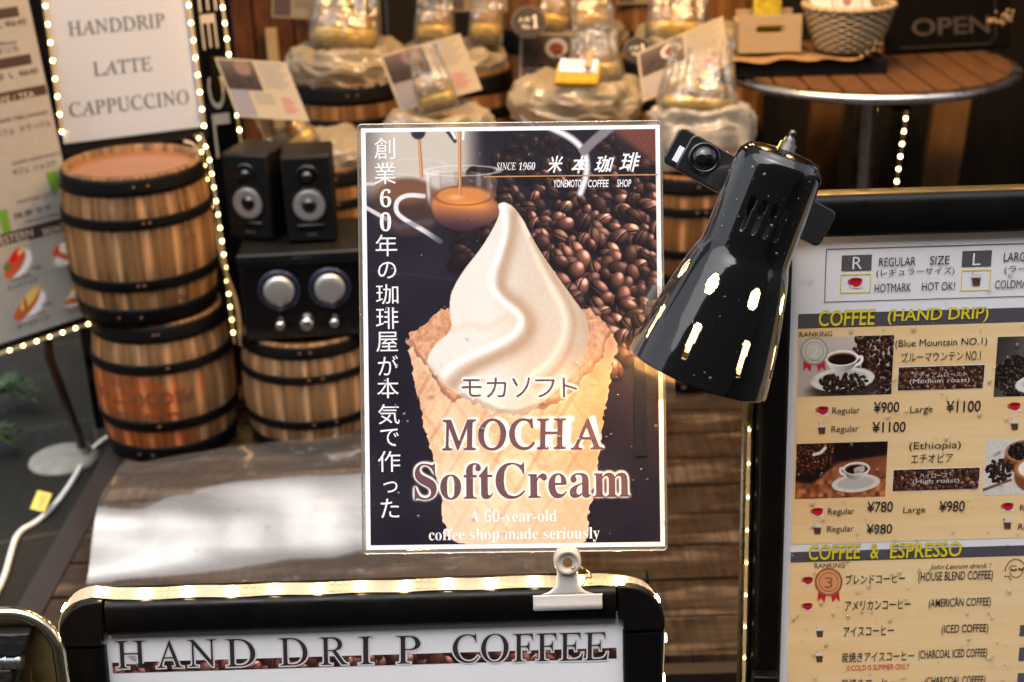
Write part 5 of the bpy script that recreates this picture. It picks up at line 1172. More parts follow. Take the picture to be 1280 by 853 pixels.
# bean strip and the words
xs0, xs1 = S.loc(139, 833)[0], S.loc(771, 822)[0]; ysb = (S.loc(139, 840)[1] + S.loc(771, 829)[1]) / 2; yst = (S.loc(139, 826.5)[1] + S.loc(771, 816)[1]) / 2
img = paint_beans(632, 13.5, 15, 12, 3, (48, 26, 24), (150, 96, 84), (230, 190, 175), (40, 22, 22), 2)
grid_print('bean_print', S, xs0, ysb, xs1, yst, -.0036, img, sh, print_lam)
mb = MB()
y_l, y_r = 837.5, 827
ltr = [('H', 143.8, 181.5), ('A', 193.5, 227.5), ('N', 234, 270.5), ('D', 281.5, 318.5), ('D', 348.5, 384), ('R', 399.5, 434), ('I', 448, 466), ('P', 495.5, 526), ('C', 566, 598.5), ('O', 601.5, 636), ('F', 641.5, 667), ('F', 670.5, 696.5), ('E', 699.5, 729), ('E', 730.7, 760)]
for ch, xa, xb in ltr:
    xm_ = (xa + xb) / 2; yb_ = S.loc(xm_, 837.5 - (xm_ - 160) * .0175)[1]; ytp = S.loc(xm_, 803 - (xm_ - 160) * .0182)[1]
    u0, u1 = S.loc(xa, 820)[0], S.loc(xb, 820)[0]; ov = .0006 if ch in 'CO' else 0
    put_text(mb, S, ch, (u0, yb_ - ov, u1, ytp + ov), h=-.0032, style='i', halo=True, halomi=1, halos=(.035,), inplane=True, shear=-.14 if ch == 'A' else 0)
mb.build('lettering', [ink, mat('pale_outline', (.62, .60, .62), .4)], sh)
# rear panel and feet of the A
back = Plane(S.pt(0, tv - .01, -.024), exs, Vector((0, -math.sin(R(12)), math.cos(R(12)))))
MB().box(l0 + .01, -(tv - bv) * 1.01, -.022, r0 - .01, 0, -.004, back.mat()).build('rear_panel', black_frame, t, bevel=.004)
# strip of LEDs wrapped round its edge
hs = .004; e_ = .0016
ptsS = [S.loc(a, b) for a, b in smoothpts([(88.5, 856), (83, 834), (77.5, 810), (73.8, 790), (75, 770), (84, 754), (98, 744.5), (116, 740.2)], 2)] 
ptsR = [S.loc(a, b) for a, b in smoothpts([(778, 727.5), (800, 731), (818, 743), (829, 764), (831, 790), (830, 820), (828, 858)], 2)]
nT = 24; top = [(ptsS[-1][0] + (ptsR[0][0] - ptsS[-1][0]) * i / nT, tv + .0046 + .0006 * math.sin(i * 1.7)) for i in range(1, nT)]
full = [S.pt(u, v, hs - .006) for u, v in [(ptsS[0][0] + .012, bv + .1)] + ptsS + top + ptsR + [(ptsR[-1][0] - .002, bv + .1)]]
def wS(p, tg):
    out = tg.cross(S.n); k = abs(tg.x) ** 3; return S.n * (1 - .3 * k) - out * .72 * k
led_strip(full[::-1], wS, .0125, .0425, 'bright LED strip wrapped round the edge of the hand drip sign', led_front, pads=True, dsize=.0066)

# ------------------------------------------------------------------ laminated soft cream poster
ca = .0125; exp_ = RC * math.cos(ca) + UC * math.sin(ca); eyp = UC * math.cos(ca) - RC * math.sin(ca)
PP = Plane(P(640, 421, 1.383), exp_, eyp)
fu0, fv0 = PP.loc(453.5, 688); fu1, fv1 = PP.loc(826.5, 154)[0] + .0045, PP.loc(640, 154.5)[1]
fu0 = PP.loc(450.3, 421)[0]; fu1 = PP.loc(830.5, 421)[0]; fv0 = PP.loc(640, 690.5)[1]; fv1 = PP.loc(640, 153.5)[1]
t = thing('soft_cream_poster', PP.pt(0, fv0), 'laminated mocha soft cream poster clipped above the hand drip sign', 'poster')
pu0 = PP.loc(454.5, 421)[0]; pu1 = PP.loc(828, 421)[0]; pv0 = PP.loc(640, 685.5)[1]; pv1 = PP.loc(640, 158.5)[1]
sheet = MB().box(pu0, pv0, -.0005, pu1, pv1, 0, PP.mat()).build('paper', mat('poster_paper', (.86, .85, .88), .35), t)
iu0 = PP.loc(460.2, 421)[0]; iu1 = PP.loc(822.3, 421)[0]; iv0 = PP.loc(640, 679.6)[1]; iv1 = PP.loc(640, 163.6)[1]
def TOPX(b):
    u0, v0, u1, v1 = PP.box(*b); fx = lambda u: 460.2 + (u - iu0) / (iu1 - iu0) * (822.3 - 460.2); fy = lambda v: 163.6 + (iv1 - v) / (iv1 - iv0) * (679.6 - 163.6)
    return fx(u0), fy(v1), fx(u1), fy(v0)
img = paint_poster(460.2, 163.6, 822.3, 679.6, .70)
grid_print('printed_picture', PP, iu0, iv0, iu1, iv1, .0002, img, sheet, print_lam)
mb = MB()
for ch, cx, cy, wd, hg in (('創', 481, 186, 26, 27), ('業', 481.5, 217, 27, 27), ('6', 482, 248, 14, 23), ('0', 482, 277.5, 14, 24), ('年', 483, 307, 27, 27), ('の', 484, 338, 23, 21), ('珈', 484, 368, 28, 25), ('琲', 484, 398, 28, 27), ('屋', 484, 427.5, 27, 25), ('が', 485, 457, 25, 25), ('本', 485, 485.5, 27, 25), ('気', 486, 518, 27, 25), ('で', 487, 547, 23, 22), ('作', 486.5, 577, 28, 26), ('っ', 488, 609, 18, 14), ('た', 487.5, 635.5, 23, 24)):
    put_text(mb, PP, ch, (cx - wd / 2, cy - hg / 2, cx + wd / 2, cy + hg / 2), h=.0006, mi=0, style='b' if ch in '60' else 'n', off=0)
for k, ch in enumerate('モカソフト'): put_text(mb, PP, ch, MOKA[k], h=.0006, mi=1)
put_text(mb, PP, 'MOCH', (552.5, 523, 708, 563), h=.0006, mi=1, style='i', off=.014); put_text(mb, PP, 'A', (713, 523, 755, 562), h=.0006, mi=1, style='i', off=.014, shear=-.16)
put_text(mb, PP, 'SoftCream', (518, 578, 787.5, 623.5), h=.0006, mi=1, style='b')
put_text(mb, PP, 'A 60-year-old', (587, 637, 696, 657), h=.0006, mi=0, style='b', off=-.004); put_text(mb, PP, 'coffee shop made seriously', (536, 660, 749.5, 678.5), h=.0006, mi=0, style='b', off=-.004)
put_text(mb, PP, 'SINCE', (620.5, 203.4, 645, 213), h=.0006, mi=0, style='it'); put_text(mb, PP, '1960', (648.5, 203.2, 669, 212.8), h=.0006, mi=0, style='b', off=-.012, shear=.2)
for ch, x0, x1, y0, y1 in (('米', 684, 704, 195, 216), ('本', 714, 736, 195, 217), ('珈', 743, 768, 195, 216), ('琲', 774, 801, 191, 215)): put_text(mb, PP, ch, (x0, y0, x1, y1), h=.0006, mi=0, shear=.28, off=.015)
put_text(mb, PP, 'YONEMOTO', (692, 225, 727, 234.5), h=.0006, mi=0, shear=.15, off=.01); put_text(mb, PP, 'COFFEE', (735, 225, 761, 234.3), h=.0006, mi=0, shear=.15, off=.01); put_text(mb, PP, 'SHOP', (771, 224.5, 789, 234), h=.0006, mi=0, shear=.15, off=.01)
px_rect(mb, PP, 604, 219.2, 822, 220.7, .0006, 3)
mb.build('lettering', [mat('white_print', (.88, .85, .87), .4), mat('plum_print', (.125, .062, .075), .4), mat('halo_print', (.84, .77, .78), .4), mat('orange_line', (.5, .24, .10), .4)], sheet)
# clear lamination: rim seal all round and the film in front
rim_m = film_mat('lamination_rim', .10, .20, (.8, .72, .62), .1)
mb = MB(); o_ = rrect(fu0, fv0, fu1, fv1, .004, 6); mb.prism(o_, -.0012, -.0008, PP.mat())
q1 = [(fu0, fv0), (fu1, fv0), (fu1, fv1), (fu0, fv1)]; q2 = [(pu0 - .0006, pv0 - .0006), (pu1 + .0006, pv0 - .0006), (pu1 + .0006, pv1 + .0006), (pu0 - .0006, pv1 + .0006)]
mb.build('lamination', rim_m, t)
mb = MB(); mb.tube([PP.pt(x, y, -.0004) for x, y in o_ + [o_[0]]], .0007, 6, caps=False); mb.build('sealed_edge', film_mat('sealed_edge', .25, .35, (.75, .66, .55), .1), t)
# clear plastic tabs and tape at its right edge
tabm = film_mat('clear_tab', .06, .012, (.9, .85, .75), .08)
mb = MB()
for (x0, y0, x1, y1, h, r_) in ((806, 357, 843, 498, .0016, .003), (793, 448, 809, 570, .0012, .001)):
    u0, v0, u1, v1 = PP.box(x0, y0, x1, y1); mb.prism(rrect(u0, v0, u1, v1, r_, 5), h, h + .0012, PP.mat())
mb.build('clear_tab', tabm, t)

# ------------------------------------------------------------------ white bulldog clip
K = Plane(S.pt(*S.loc(709, 750), .0105), exs, S.ey); lo = K.loc
t = thing('bulldog_clip', K.pt(0, 0, 0), 'white metal bulldog clip biting the top of the hand drip sign', 'clip')
cm = mat('white_enamel', (.56, .53, .50), .35, coat=.3)
def up(x, y): return K.loc(x, y)
# one pressed sheet: a jaw bar, waist, neck
jl, jr = up(667, 750)[0], up(752, 750)[0]; jt, jb = up(709, 742)[1], up(709, 761)[1]
mb = MB(); prof = [(jb, .0020), (jb + .0008, .0034), ((jt + jb) / 2 - .001, .0042), ((jt + jb) / 2 + .0012, .0026), (jt - .001, .0040), (jt, .0034)]
v = []; 
for x_ in (jl, jl + .001, jr - .001, jr):
    for (yy, zz) in prof: v.append(K.pt(x_, yy + (.001 if x_ in (jl, jr) and yy < jb + .001 else 0), zz - (.001 if x_ in (jl, jr) else 0)))
n = len(prof); f = [(i * n + j, i * n + j + 1, (i + 1) * n + j + 1, (i + 1) * n + j) for i in range(3) for j in range(n - 1)]
mb.add(v, f, None, 0, True)
nl, nr = up(696, 720)[0], up(722, 720)[0]; nt_v = up(709, 716)[1]; wl_, wr_ = up(688, 735)[0], up(729, 735)[0]
jt2 = jt - .001
rows = [(jl + (wl_ - jl) * .3, jr - (jr - wr_) * .3, jt2, .0036), (wl_ - .002, wr_ + .002, jt2 + .004, .0040), (nl - .001, nr + .001, jt2 + .010, .0046), (nl, nr, nt_v, .0056), (nl, nr, nt_v + .012, .0064)]
v = []; m_ = 6
for (a, b, yy, zz) in rows:
    for i in range(m_ + 1): u = i / m_; v.append(K.pt(a + (b - a) * u, yy, zz - .0016 * (2 * u - 1) ** 4))
mb.add(v, [(j * (m_ + 1) + i, j * (m_ + 1) + i + 1, (j + 1) * (m_ + 1) + i + 1, (j + 1) * (m_ + 1) + i) for j in range(len(rows) - 1) for i in range(m_)], None, 0, True)
o = mb.build('jaw', cm, t); sm = o.modifiers.new('thick', 'SOLIDIFY'); sm.thickness = .0009
cu, cv = up(709, 699); Kc = axis_mat(K.pt(cu, cv, .004), K.n, K.ex)
MB().lathe([(.0001, .004), (.006, .004), (.0085, .0052), (.0096, .0064), (.0114, .0066), (.0128, .0054), (.0132, .002), (.0132, -.008)], 40, Kc).build('handle', mat('clip_handle', (.44, .40, .35), .35, coat=.3), t)
MB().lathe([(.0001, .0046), (.0046, .0046)], 24, Kc).build('pivot', mat('rusted_pivot', (.30, .17, .06), .4, .4), t)
wp = [(714, 706), (722, 702), (731, 706), (737, 712), (741, 718), (734, 716), (730, 722), (727, 728)]
MB().tube([K.pt(*up(a, b), .010 + .002 * math.sin(i)) for i, (a, b) in enumerate(smoothpts(wp, 2))], .0007, 6).build('wire', brass, t)

# ------------------------------------------------------------------ right menu board
lb = R(5); D = Plane(P(1000, 290, 1.44), Vector((1, 0, 0)), Vector((0, math.sin(lb), math.cos(lb))))
dl = D.loc
pl_u = dl(984.5, 500)[0]; wood_u = dl(995.5, 500)[0]; oL = dl(941.5, 600)[0]; pr_u = pl_u + .60; oR = pr_u + .045
ptop = (dl(1010, 297)[1] + dl(1275, 288)[1]) / 2; ftop = (dl(1045, 243)[1] + dl(1275, 235)[1]) / 2; fbot = -(D.O.z + .10) / math.cos(lb)
fb_ = D.pt(.25, fbot); t = thing('coffee_menu_board', (fb_.x, fb_.y, -.12), 'large black framed coffee price menu with wood grain sheet', 'menu board')
rail('top_rail', [(oL, ftop), (oR, ftop)], [(oL, ptop), (oR, ptop)], t, D, hh=.010); rail('side_rail', [(oL, fbot), (oL, ftop - (ftop - ptop) - .001)], [(pl_u, fbot), (pl_u, ptop - .001)], t, D, hh=.010)
rail('side_rail', [(oR, ptop - .001), (oR, fbot)], [(pr_u, ptop - .001), (pr_u, fbot)], t, D, hh=.010)
MB().box(oL - .0105, fbot, -.020, oL - .0004, ftop - .012, .003, D.mat()).build('brass_edge', brass, t, bevel=.003)
MB().box(oL, fbot, -.020, oR, ftop - .001, -.0125, D.mat()).build('rear_panel', black_frame, t)
leg0 = onz(905, 1010, -.12); MB().box(-.012, -.01, 0, .016, .01, .62, TR(D.pt(oL - .030, fbot, -.04)) @ Matrix.Rotation(R(4), 4, 'Y')).build('leg', black_frame, t, bevel=.002)
sh = MB().box(pl_u - .004, fbot + .05, -.010, pr_u + .004, ptop + .004, -.004, D.mat()).build('menu_sheet', white_gloss, t)
H0 = -.0036
wood_p = mat('maple_print', (.80, .62, .36), .32, coat=.2, coatr=.12, var=.3, vscale=2.2, stretch=(1.5, 26, 26), col2=(.77, .51, .25))
mb = MB()
px0, px1 = 996, 1420
def slant(x): return -.0235 * (x - 1000)   # horizontals climb to the right in the picture
def DV(y1000): return dl(1000, y1000)[1]    # height on the sheet of a line crossing x = 1000 at y
uE = pr_u - .006
def dband(y0, y1, mi, h=H0): mb.quad(D.pt(wood_u, DV(y1), h), D.pt(uE, DV(y1), h), D.pt(uE, DV(y0), h), D.pt(wood_u, DV(y0), h), mi)
dband(411.8, 682.5, 0); dband(704.5, 1000, 0); dband(394, 412.2, 1, H0 + .0002); dband(691.8, 705, 1, H0 + .0002)
mb.build('wood_print', [wood_p, mat('charcoal_band', (.075, .070, .085), .35, coat=.2)], sh)
for (nm_, fn, x0, x1, y0, y1) in (('cup_photo', paint_cup_white, 999, 1117, 422, 496), ('bean_photo', paint_beans_grey, 1246, 1364, 421, 496), ('cup_photo', paint_cup_burlap, 995.5, 1109, 555, 624), ('bowl_photo', paint_bowls, 1232, 1344, 549.5, 619.5)):
    grid_print(nm_, D, *D.box(x0, y0, x1, y1), H0 + .0002, fn(), sh, print_lam)
mb = MB()
for (x0, x1, y0, y1, sd_) in ((1124, 1231, 459, 488, 5), (1117.5, 1225, 587.5, 614, 6)):
    px_rect(mb, D, x0 - 1, y0 - 1, x1 + 1, y1 + 1, H0 + .0002, 0)
    grid_print('roast_print', D, *D.box(x0, y0, x1, y1), H0 + .0005, paint_beans(x1 - x0, y1 - y0, 5.2, 4.2, sd_, (44, 26, 22), (138, 92, 70), (190, 150, 130), (30, 18, 16)), sh, print_lam)
WH, INK, YEL, RED, GRY, ICE, OUT, PAL = 0, 1, 2, 3, 4, 5, 6, 7
def T(body, x0, y0, x1, y1, mi=INK, **k): put_text(mb, D, body, (x0, y0, x1, y1), h=H0 + .0010, mi=mi, **k)
px_outline(mb, D, 1032.5, 307, 1395, 374, .0008, H0 + .0003, GRY)
px_rect(mb, D, 1053, 320, 1090.6, 339.5, H0 + .0003, GRY); px_rect(mb, D, 1204, 314.5, 1240.6, 334.2, H0 + .0003, GRY)
T('R', 1066.5, 322, 1078.5, 337.5, WH); T('L', 1217, 317.5, 1227, 332.5, WH)
px_outline(mb, D, 1051.5, 343.5, 1089.5, 367.5, .0010, H0 + .0003, YEL); px_outline(mb, D, 1202.6, 338.5, 1239.5, 364.5, .0010, H0 + .0003, YEL)
T('REGULAR', 1100, 322.5, 1145.5, 333.5); T('SIZE', 1163.5, 320.8, 1188, 331.7); T('(レギュラーサイズ)', 1096.5, 335.4, 1194, 346.3); T('HOTMARK', 1094.3, 355.3, 1139.8, 366); T('HOT OK!', 1153.6, 353.6, 1194.6, 364)
T('LARGE', 1256, 316.3, 1289, 327.5); T('SIZE', 1306, 315, 1331, 326); T('(ラージサイズ)', 1257, 331.5, 1340, 342.5); T('COLDMARK', 1245, 350.8, 1297, 361.3)
for body, x0, x1 in (('COFFEE', 1024, 1094.5), ('(HAND DRIP)', 1110.5, 1236.5)):
    xm_ = (x0 + x1) / 2; k_ = slant(xm_); T(body, x0, 389.6 + k_ + .6, x1, 409.2 + k_ + .6, YEL, halo=True, halomi=OUT, halos=(.022,), off=.012, shear=.05)
for body, x0, x1 in (('COFFEE', 1011.5, 1076), ('&', 1089, 1099.5), ('ESPRESSO', 1113.5, 1202.8)):
    xm_ = (x0 + x1) / 2; k_ = slant(xm_); T(body, x0, 683.6 + k_, x1, 702.2 + k_, YEL, halo=True, halomi=OUT, halos=(.022,), off=.012, shear=.03)
T('RANKING', 1000, 415.6, 1041, 422); T('(Blue Mountain NO.1)', 1120, 424.4, 1235, 436); T('ブルーマウンテン', 1127.6, 440.5, 1205, 452.5); T('NO.1', 1208.5, 439.8, 1227, 451.5)
T('ミディアムロースト', 1142.5, 466, 1209.6, 472.7, PAL); T('(Medium roast)', 1138, 473.8, 1213, 481.6, PAL)
T('¥900', 1093, 503.2, 1125, 517, off=.01); T('¥1100', 1184, 501.8, 1227, 516.2, off=.01); T('Regular', 1041, 510.2, 1075.6, 520.6, style='n'); T('Large', 1138.7, 508.8, 1167, 519.3)
T('Regular', 1040, 533.4, 1074, 543.6); T('¥1100', 1091.3, 528.2, 1133, 541.7, off=.01)
T('(Ethiopia)', 1137.5, 553.3, 1202, 565); T('エチオピア', 1139.8, 568.2, 1192, 580); T('ハイロースト', 1150.3, 592.6, 1192, 598.8, PAL); T('(High roast)', 1141.7, 599.6, 1200, 607, PAL)
T('Regular', 1035.5, 636.6, 1069, 646.8); T('¥780', 1084.8, 628, 1117, 641.8, off=.01); T('Large', 1130, 634.8, 1157.5, 644.8); T('¥980', 1175, 627.2, 1207, 641, off=.01)
T('Regular', 1034.6, 658.4, 1068, 668.8); T('¥980', 1084, 656.3, 1116, 669, off=.01); T('Regular', 1276, 632, 1310, 642); T('Regular', 1274, 655.5, 1308, 665.5); T('Regular', 1283, 505, 1317, 515)
T('RANKING', 1018.7, 705.2, 1056.6, 711.6); T('John Lennon drank !', 1162.8, 706.2, 1239.7, 714.2, shear=.3)
for body, x0, x1, y0, y1 in (('ブレンドコーヒー', 1057.8, 1132, 718.6, 731.2), ('(HOUSE BLEND COFFEE)', 1149, 1242, 715.6, 730), ('アメリカンコーヒー', 1057, 1139, 751.5, 764), ('(AMERICAN COFFEE)', 1162, 1239.8, 749.2, 762.6), ('アイスコーヒー', 1055, 1118, 784.2, 796.6), ('(ICED COFFEE)', 1178, 1236.3, 782, 795.4), ('炭焼きアイスコーヒー', 1052.7, 1143.5, 816, 829), ('(CHARCOAL ICED COFFEE)', 1149, 1235, 813.2, 827), ('炭焼きコーヒー', 1052, 1120, 849.5, 862.5), ('(CHARCOAL COFFEE)', 1157, 1232.5, 847, 860.4)): T(body, x0, y0, x1, y1, off=.006)
T('☆COLD IS SUMMER ONLY', 1058, 830.6, 1138, 839.6, RED)
for (x0, x1, y0, y1) in ((1276, 1310, 783, 797), (1275, 1310, 811, 828), (1273, 1310, 843, 860)): px_rect(mb, D, x0, y0, x1, y1, H0 + .0003, GRY)
# sketch of a face in sunglasses: a few pen lines
def pen(pts, wpx=.5):
    pts = smoothpts(pts, 2); wv = wpx / FPX * 1.44
    for (a, b), (c, d) in zip(pts[:-1], pts[1:]):
        p, q = Vector(dl(a, b)), Vector(dl(c, d)); n_ = (q - p).normalized(); n_ = Vector((-n_.y, n_.x)) * wv
        mb.quad(D.pt(*(p - n_), H0 + .0010), D.pt(*(q - n_), H0 + .0010), D.pt(*(q + n_), H0 + .0010), D.pt(*(p + n_), H0 + .0010), INK)
pen([(1257, 716), (1260, 706), (1268, 700), (1276, 701), (1283, 708), (1284, 716)]); pen([(1262, 712), (1266, 708), (1272, 709)]); pen([(1263, 717), (1266, 722), (1272, 724), (1278, 720), (1280, 714)]); pen([(1256, 722), (1262, 721), (1265, 727)]); pen([(1264, 713), (1268, 715), (1272, 713)], 1.1); pen([(1274, 712), (1278, 714), (1281, 711)], 1.1)
# cup, iced coffee and medal pictograms
def disk(cx, cy, rx, ry, mi, h=.0009, n=20, a0=0, a1=360):
    c = [dl(cx + rx * math.cos(R(a0 + (a1 - a0) * i / n)), cy - ry * math.sin(R(a0 + (a1 - a0) * i / n))) for i in range(n + 1)]; mb.add([D.pt(u, v, H0 + h) for u, v in c], [tuple(range(n + 1))], None, mi)
def cup_icon(cx, cy, s):
    disk(cx + 1.5 * s, cy + 5.6 * s, 8 * s, 1.9 * s, WH, .0004); disk(cx + 1 * s, cy - 3.2 * s, 7.4 * s, 9.2 * s, 8, .0006, 16, 180, 360); disk(cx + 1 * s, cy - 3.2 * s, 7.2 * s, 1.9 * s, 3, .0008); disk(cx + 1 * s, cy - 2.9 * s, 5.8 * s, 1.2 * s, 9, .0010)
    pen_c = [(cx - 5.5 * s, cy - 2.6 * s), (cx - 8.6 * s, cy - 1.6 * s), (cx - 7.6 * s, cy + 1.5 * s), (cx - 4.2 * s, cy + 2 * s)]
    pts = smoothpts(pen_c, 2); wv = .8 * s / FPX * 1.44
    for (a, b), (c, d) in zip(pts[:-1], pts[1:]):
        p, q = Vector(dl(a, b)), Vector(dl(c, d)); n_ = (q - p).normalized(); n_ = Vector((-n_.y, n_.x)) * wv; mb.quad(D.pt(*(p - n_), H0 + .0007), D.pt(*(q - n_), H0 + .0007), D.pt(*(q + n_), H0 + .0007), D.pt(*(p + n_), H0 + .0007), 8)
def ice_icon(cx, cy, s):
    pts = lambda l: [D.pt(*dl(cx + a * s, cy + b * s), H0 + .0006) for a, b in l]
    mb.add(pts([(-4.6, 7.5), (4.6, 7.5), (6.2, -4), (-6.2, -4)]), [(0, 1, 2, 3)], None, ICE); mb.add([q + D.n * .0002 for q in pts([(-6.4, -3), (6.4, -3), (6.8, -8), (-6.8, -8)])], [(0, 1, 2, 3)], None, 10)
    for (a, b) in ((-3, 0), (2, 1), (-1.5, 4), (3, 4.5), (.5, -1)): mb.add([q + D.n * .0003 for q in pts([(a - 1.2, b + 1), (a + 1.2, b + 1.3), (a + 1.3, b - 1.1), (a - 1, b - 1.3)])], [(0, 1, 2, 3)], None, 9)
    mb.add([q + D.n * .0004 for q in pts([(-4.4, -8), (-3.4, -8), (-5.4, -10.5), (-6.2, -10)])], [(0, 1, 2, 3)], None, GRY)
for cx, cy, s in ((1070, 353.5, 1.05), (1028.5, 514, .95), (1022, 641, .92), (1010, 727, .85), (1009.5, 759.5, .82), (1269, 509, .95), (1260.5, 634.5, .92)): cup_icon(cx, cy, s)
for cx, cy, s in ((1221.5, 351, .95), (1028, 538, .8), (1022.5, 663.5, .8), (1025.5, 792.5, .75), (1025, 824, .75), (1269.5, 533, .8), (1260.5, 657, .8)): ice_icon(cx, cy, s)
for cx, cy, r_, m1, m2, num in ((1018.5, 440, 17.5, 11, 12, '2'), (1036.5, 729, 17.5, 13, 14, '3')):
    for sg in (-1, 1): mb.add([D.pt(*dl(cx + sg * a, cy + b), H0 + .0006) for a, b in ((2, 10), (13, 12), (14, 25), (9.5, 20), (5, 26))], [(0, 1, 2, 3, 4) if sg > 0 else (4, 3, 2, 1, 0)], None, RED)
    disk(cx, cy, r_, r_, m2, .0008, 32); disk(cx, cy, r_ * .86, r_ * .86, m1, .0010, 32); disk(cx, cy, r_ * .70, r_ * .70, m2, .0012, 32); disk(cx, cy, r_ * .64, r_ * .64, m1, .0014, 32)
    put_text(mb, D, num, (cx - 5, cy - 6.5, cx + 5, cy + 7), h=H0 + .0018, mi=10 if num == '2' else m2)
mb.build('lettering', [white_gloss, mat('menu_ink', (.022, .018, .020), .4), mat('menu_yellow', (.66, .56, .02), .4), mat('menu_red', (.50, .02, .03), .4), mat('menu_grey', (.085, .08, .095), .4), mat('iced_coffee_print', (.16, .065, .03), .4), mat('yellow_outline', (.05, .04, .03), .4), mat('pale_print', (.62, .56, .54), .4), mat('cup_red', (.50, .012, .02), .3), mat('dark_print', (.06, .022, .018), .4), mat('pale_grey_print', (.60, .60, .62), .4), mat('silver_print', (.55, .52, .45), .35), mat('silver_edge_print', (.34, .32, .28), .35), mat('bronze_print', (.62, .30, .14), .35), mat('bronze_edge_print', (.32, .12, .05), .35)], sh)
led_strip([D.pt(oL - .0062, dl(938, 535)[1], .0048), D.pt(oL - .0062, dl(936, 900)[1], .0048)], D.ex, .0035, .0385, 'tiny glowing dots added as LED glints on the menu board brass edge', mat('edge_glints', (1, .8, .5), .4, emit=(1, .72, .34), es=9), dsize=.0022)  # small emitters added to stand for LED glints on the brass

# ------------------------------------------------------------------ black clip lamp
ax = (RC * -98 + UC * -273 + F * 70).normalized(); top = P(980, 192, 1.245); LL = .210
hint = -F; KL = axis_mat(top, ax, hint)
t = thing('clip_lamp', top, 'glossy black clip lamp with lit vent slots beside the poster', 'lamp')
def rprof(s_):
    """radius along the shade, s_ = 0 at the cap, 1 at the mouth"""
    pts = ((0, .0300), (.012, .0350), (.035, .0385), (.06, .0395), (.43, .0405), (.455, .0415), (.48, .0440), (.55, .0482), (.65, .0530), (.78, .0588), (.9, .0632), (.985, .0655), (1.0, .0660))
    return float(np.interp(s_, [p[0] for p in pts], [p[1] for p in pts]))
na, nz_ = 288, 150; v = []; f = []
for j in range(nz_ + 1):
    s_ = j / nz_; r_ = (rprof(max(0, s_ - .02)) + rprof(s_) * 2 + rprof(min(1, s_ + .02))) / 4
    for i in range(na): a = 2 * math.pi * i / na; v.append((r_ * math.cos(a), r_ * math.sin(a), s_ * LL))
holes = [(.585, a, .0092, .0046) for a in (72, 27, -19, -64, -110, -155, 118, 160)] + [(.835, a, .0165, .0028) for a in (66, 22, -24, -68, -112, -157, 112, 157)] + [(.27, a, .015, .0024) for a in (22, 7, -8, -23)]
for j in range(nz_):
    for i in range(na):
        s_ = (j + .5) / nz_; a = 360 * (i + .5) / na; r_ = rprof(s_); cut = False
        for (hs_, ha, hl, hw_) in holes:
            dz = (s_ - hs_) * LL; da = R((a - ha + 180) % 360 - 180) * r_; dz_ = max(0, abs(dz) - (hl - hw_))
            if ((dz / hl) ** 2 + (da / hw_) ** 2 < 1) if hs_ == .585 else (dz_ ** 2 + da ** 2 < (hw_ * (1 - .3 * dz / hl)) ** 2): cut = True; break
        if not cut: f.append((j * na + i, (j + 1) * na + i, (j + 1) * na + (i + 1) % na, j * na + (i + 1) % na))
mb = MB(); mb.add(v, f, KL, 0, True); shade = mb.build('shade', [gloss_black, mat('shade_inside', (.72, .60, .42), .5)], t)
bm_ = bmesh.new(); bm_.from_mesh(shade.data); bmesh.ops.recalc_face_normals(bm_, faces=bm_.faces); 
c_ = sum((q.co for q in bm_.verts), Vector()) / len(bm_.verts); fc = bm_.faces[len(bm_.faces) // 2]
axp = lambda co: (co - (KL.translation - WLOC(t))).dot(ax); rad_ = fc.calc_center_median() - (KL.translation - WLOC(t)); rad_ -= ax * rad_.dot(ax)
if fc.normal.dot(rad_) < 0: bmesh.ops.reverse_faces(bm_, faces=bm_.faces)
bm_.to_mesh(shade.data); bm_.free(); shade.data.materials.clear(); shade.data.materials.append(gloss_black); shade.data.materials.append(MC['shade_inside'])
for p in shade.data.polygons: p.use_smooth = True
so = shade.modifiers.new('thick', 'SOLIDIFY'); so.thickness = .0011; so.offset = -1; so.material_offset = 1; so.material_offset_rim = 0
MB().lathe([(.0001, -.0035), (.012, -.0032), (.024, -.0016), (.0302, .0008)], 48, KL).build('cap', gloss_black, t)
MB().lathe([(.0001, -.022), (.0025, -.0215), (.0035, -.018), (.0025, -.016), (.0048, -.0145), (.0055, -.0105), (.0078, -.010), (.0082, -.004), (.0105, -.003)], 24, KL @ Matrix.Translation((.004, .0, 0))).build('switch_knob', mat('dark_chrome', (.12, .11, .10), .25, .9), t)
MB().lathe([(.0001, .012), (.019, .012), (.019, .085), (.0395, .086), (.0395, .0875), (.015, .09), (.0001, .09)], 32, KL).build('socket', mat('grey_socket', (.05, .05, .05), .5), t)
MB().ball((0, 0, .150), .024, 12, KL, 0, 1.1).build('bulb', mat('lamp_bulb', (1, .9, .7), .3, emit=(1, .66, .30), es=48), t)
# the clip behind the shade
dirc = (RC * math.cos(R(-29)) + UC * math.sin(R(-29))).normalized(); upc = (UC * math.cos(R(-29)) - RC * math.sin(R(-29))).normalized()
CP = Plane(P(862, 192, 1.345), dirc, upc)
for (hh, off, L0, L1, nm_) in ((.0, (0, 0), -.006, .150, 'front_jaw'), (-.022, (-.013, .004), -.006, .155, 'rear_jaw')):
    mb = MB(); mb.prism(rrect(L0 + off[0], -.019 + off[1], L1 + off[0], .019 + off[1], .006, 5), hh - .009, hh, CP.mat()); j_ = mb.build(nm_, mat('lamp_plastic', (.009, .009, .010), .22, coat=.3), t, bevel=.0015)
    if nm_ == 'rear_jaw': MB().box(L0 + off[0] + .008, -.014 + off[1], hh + .0004, L0 + off[0] + .022, .002 + off[1], hh + .0007, CP.mat()).build('sticker', white_paper, j_)
u_, v_ = CP.loc(880, 198); Kk = axis_mat(CP.pt(u_, v_, 0), CP.n, CP.ex)
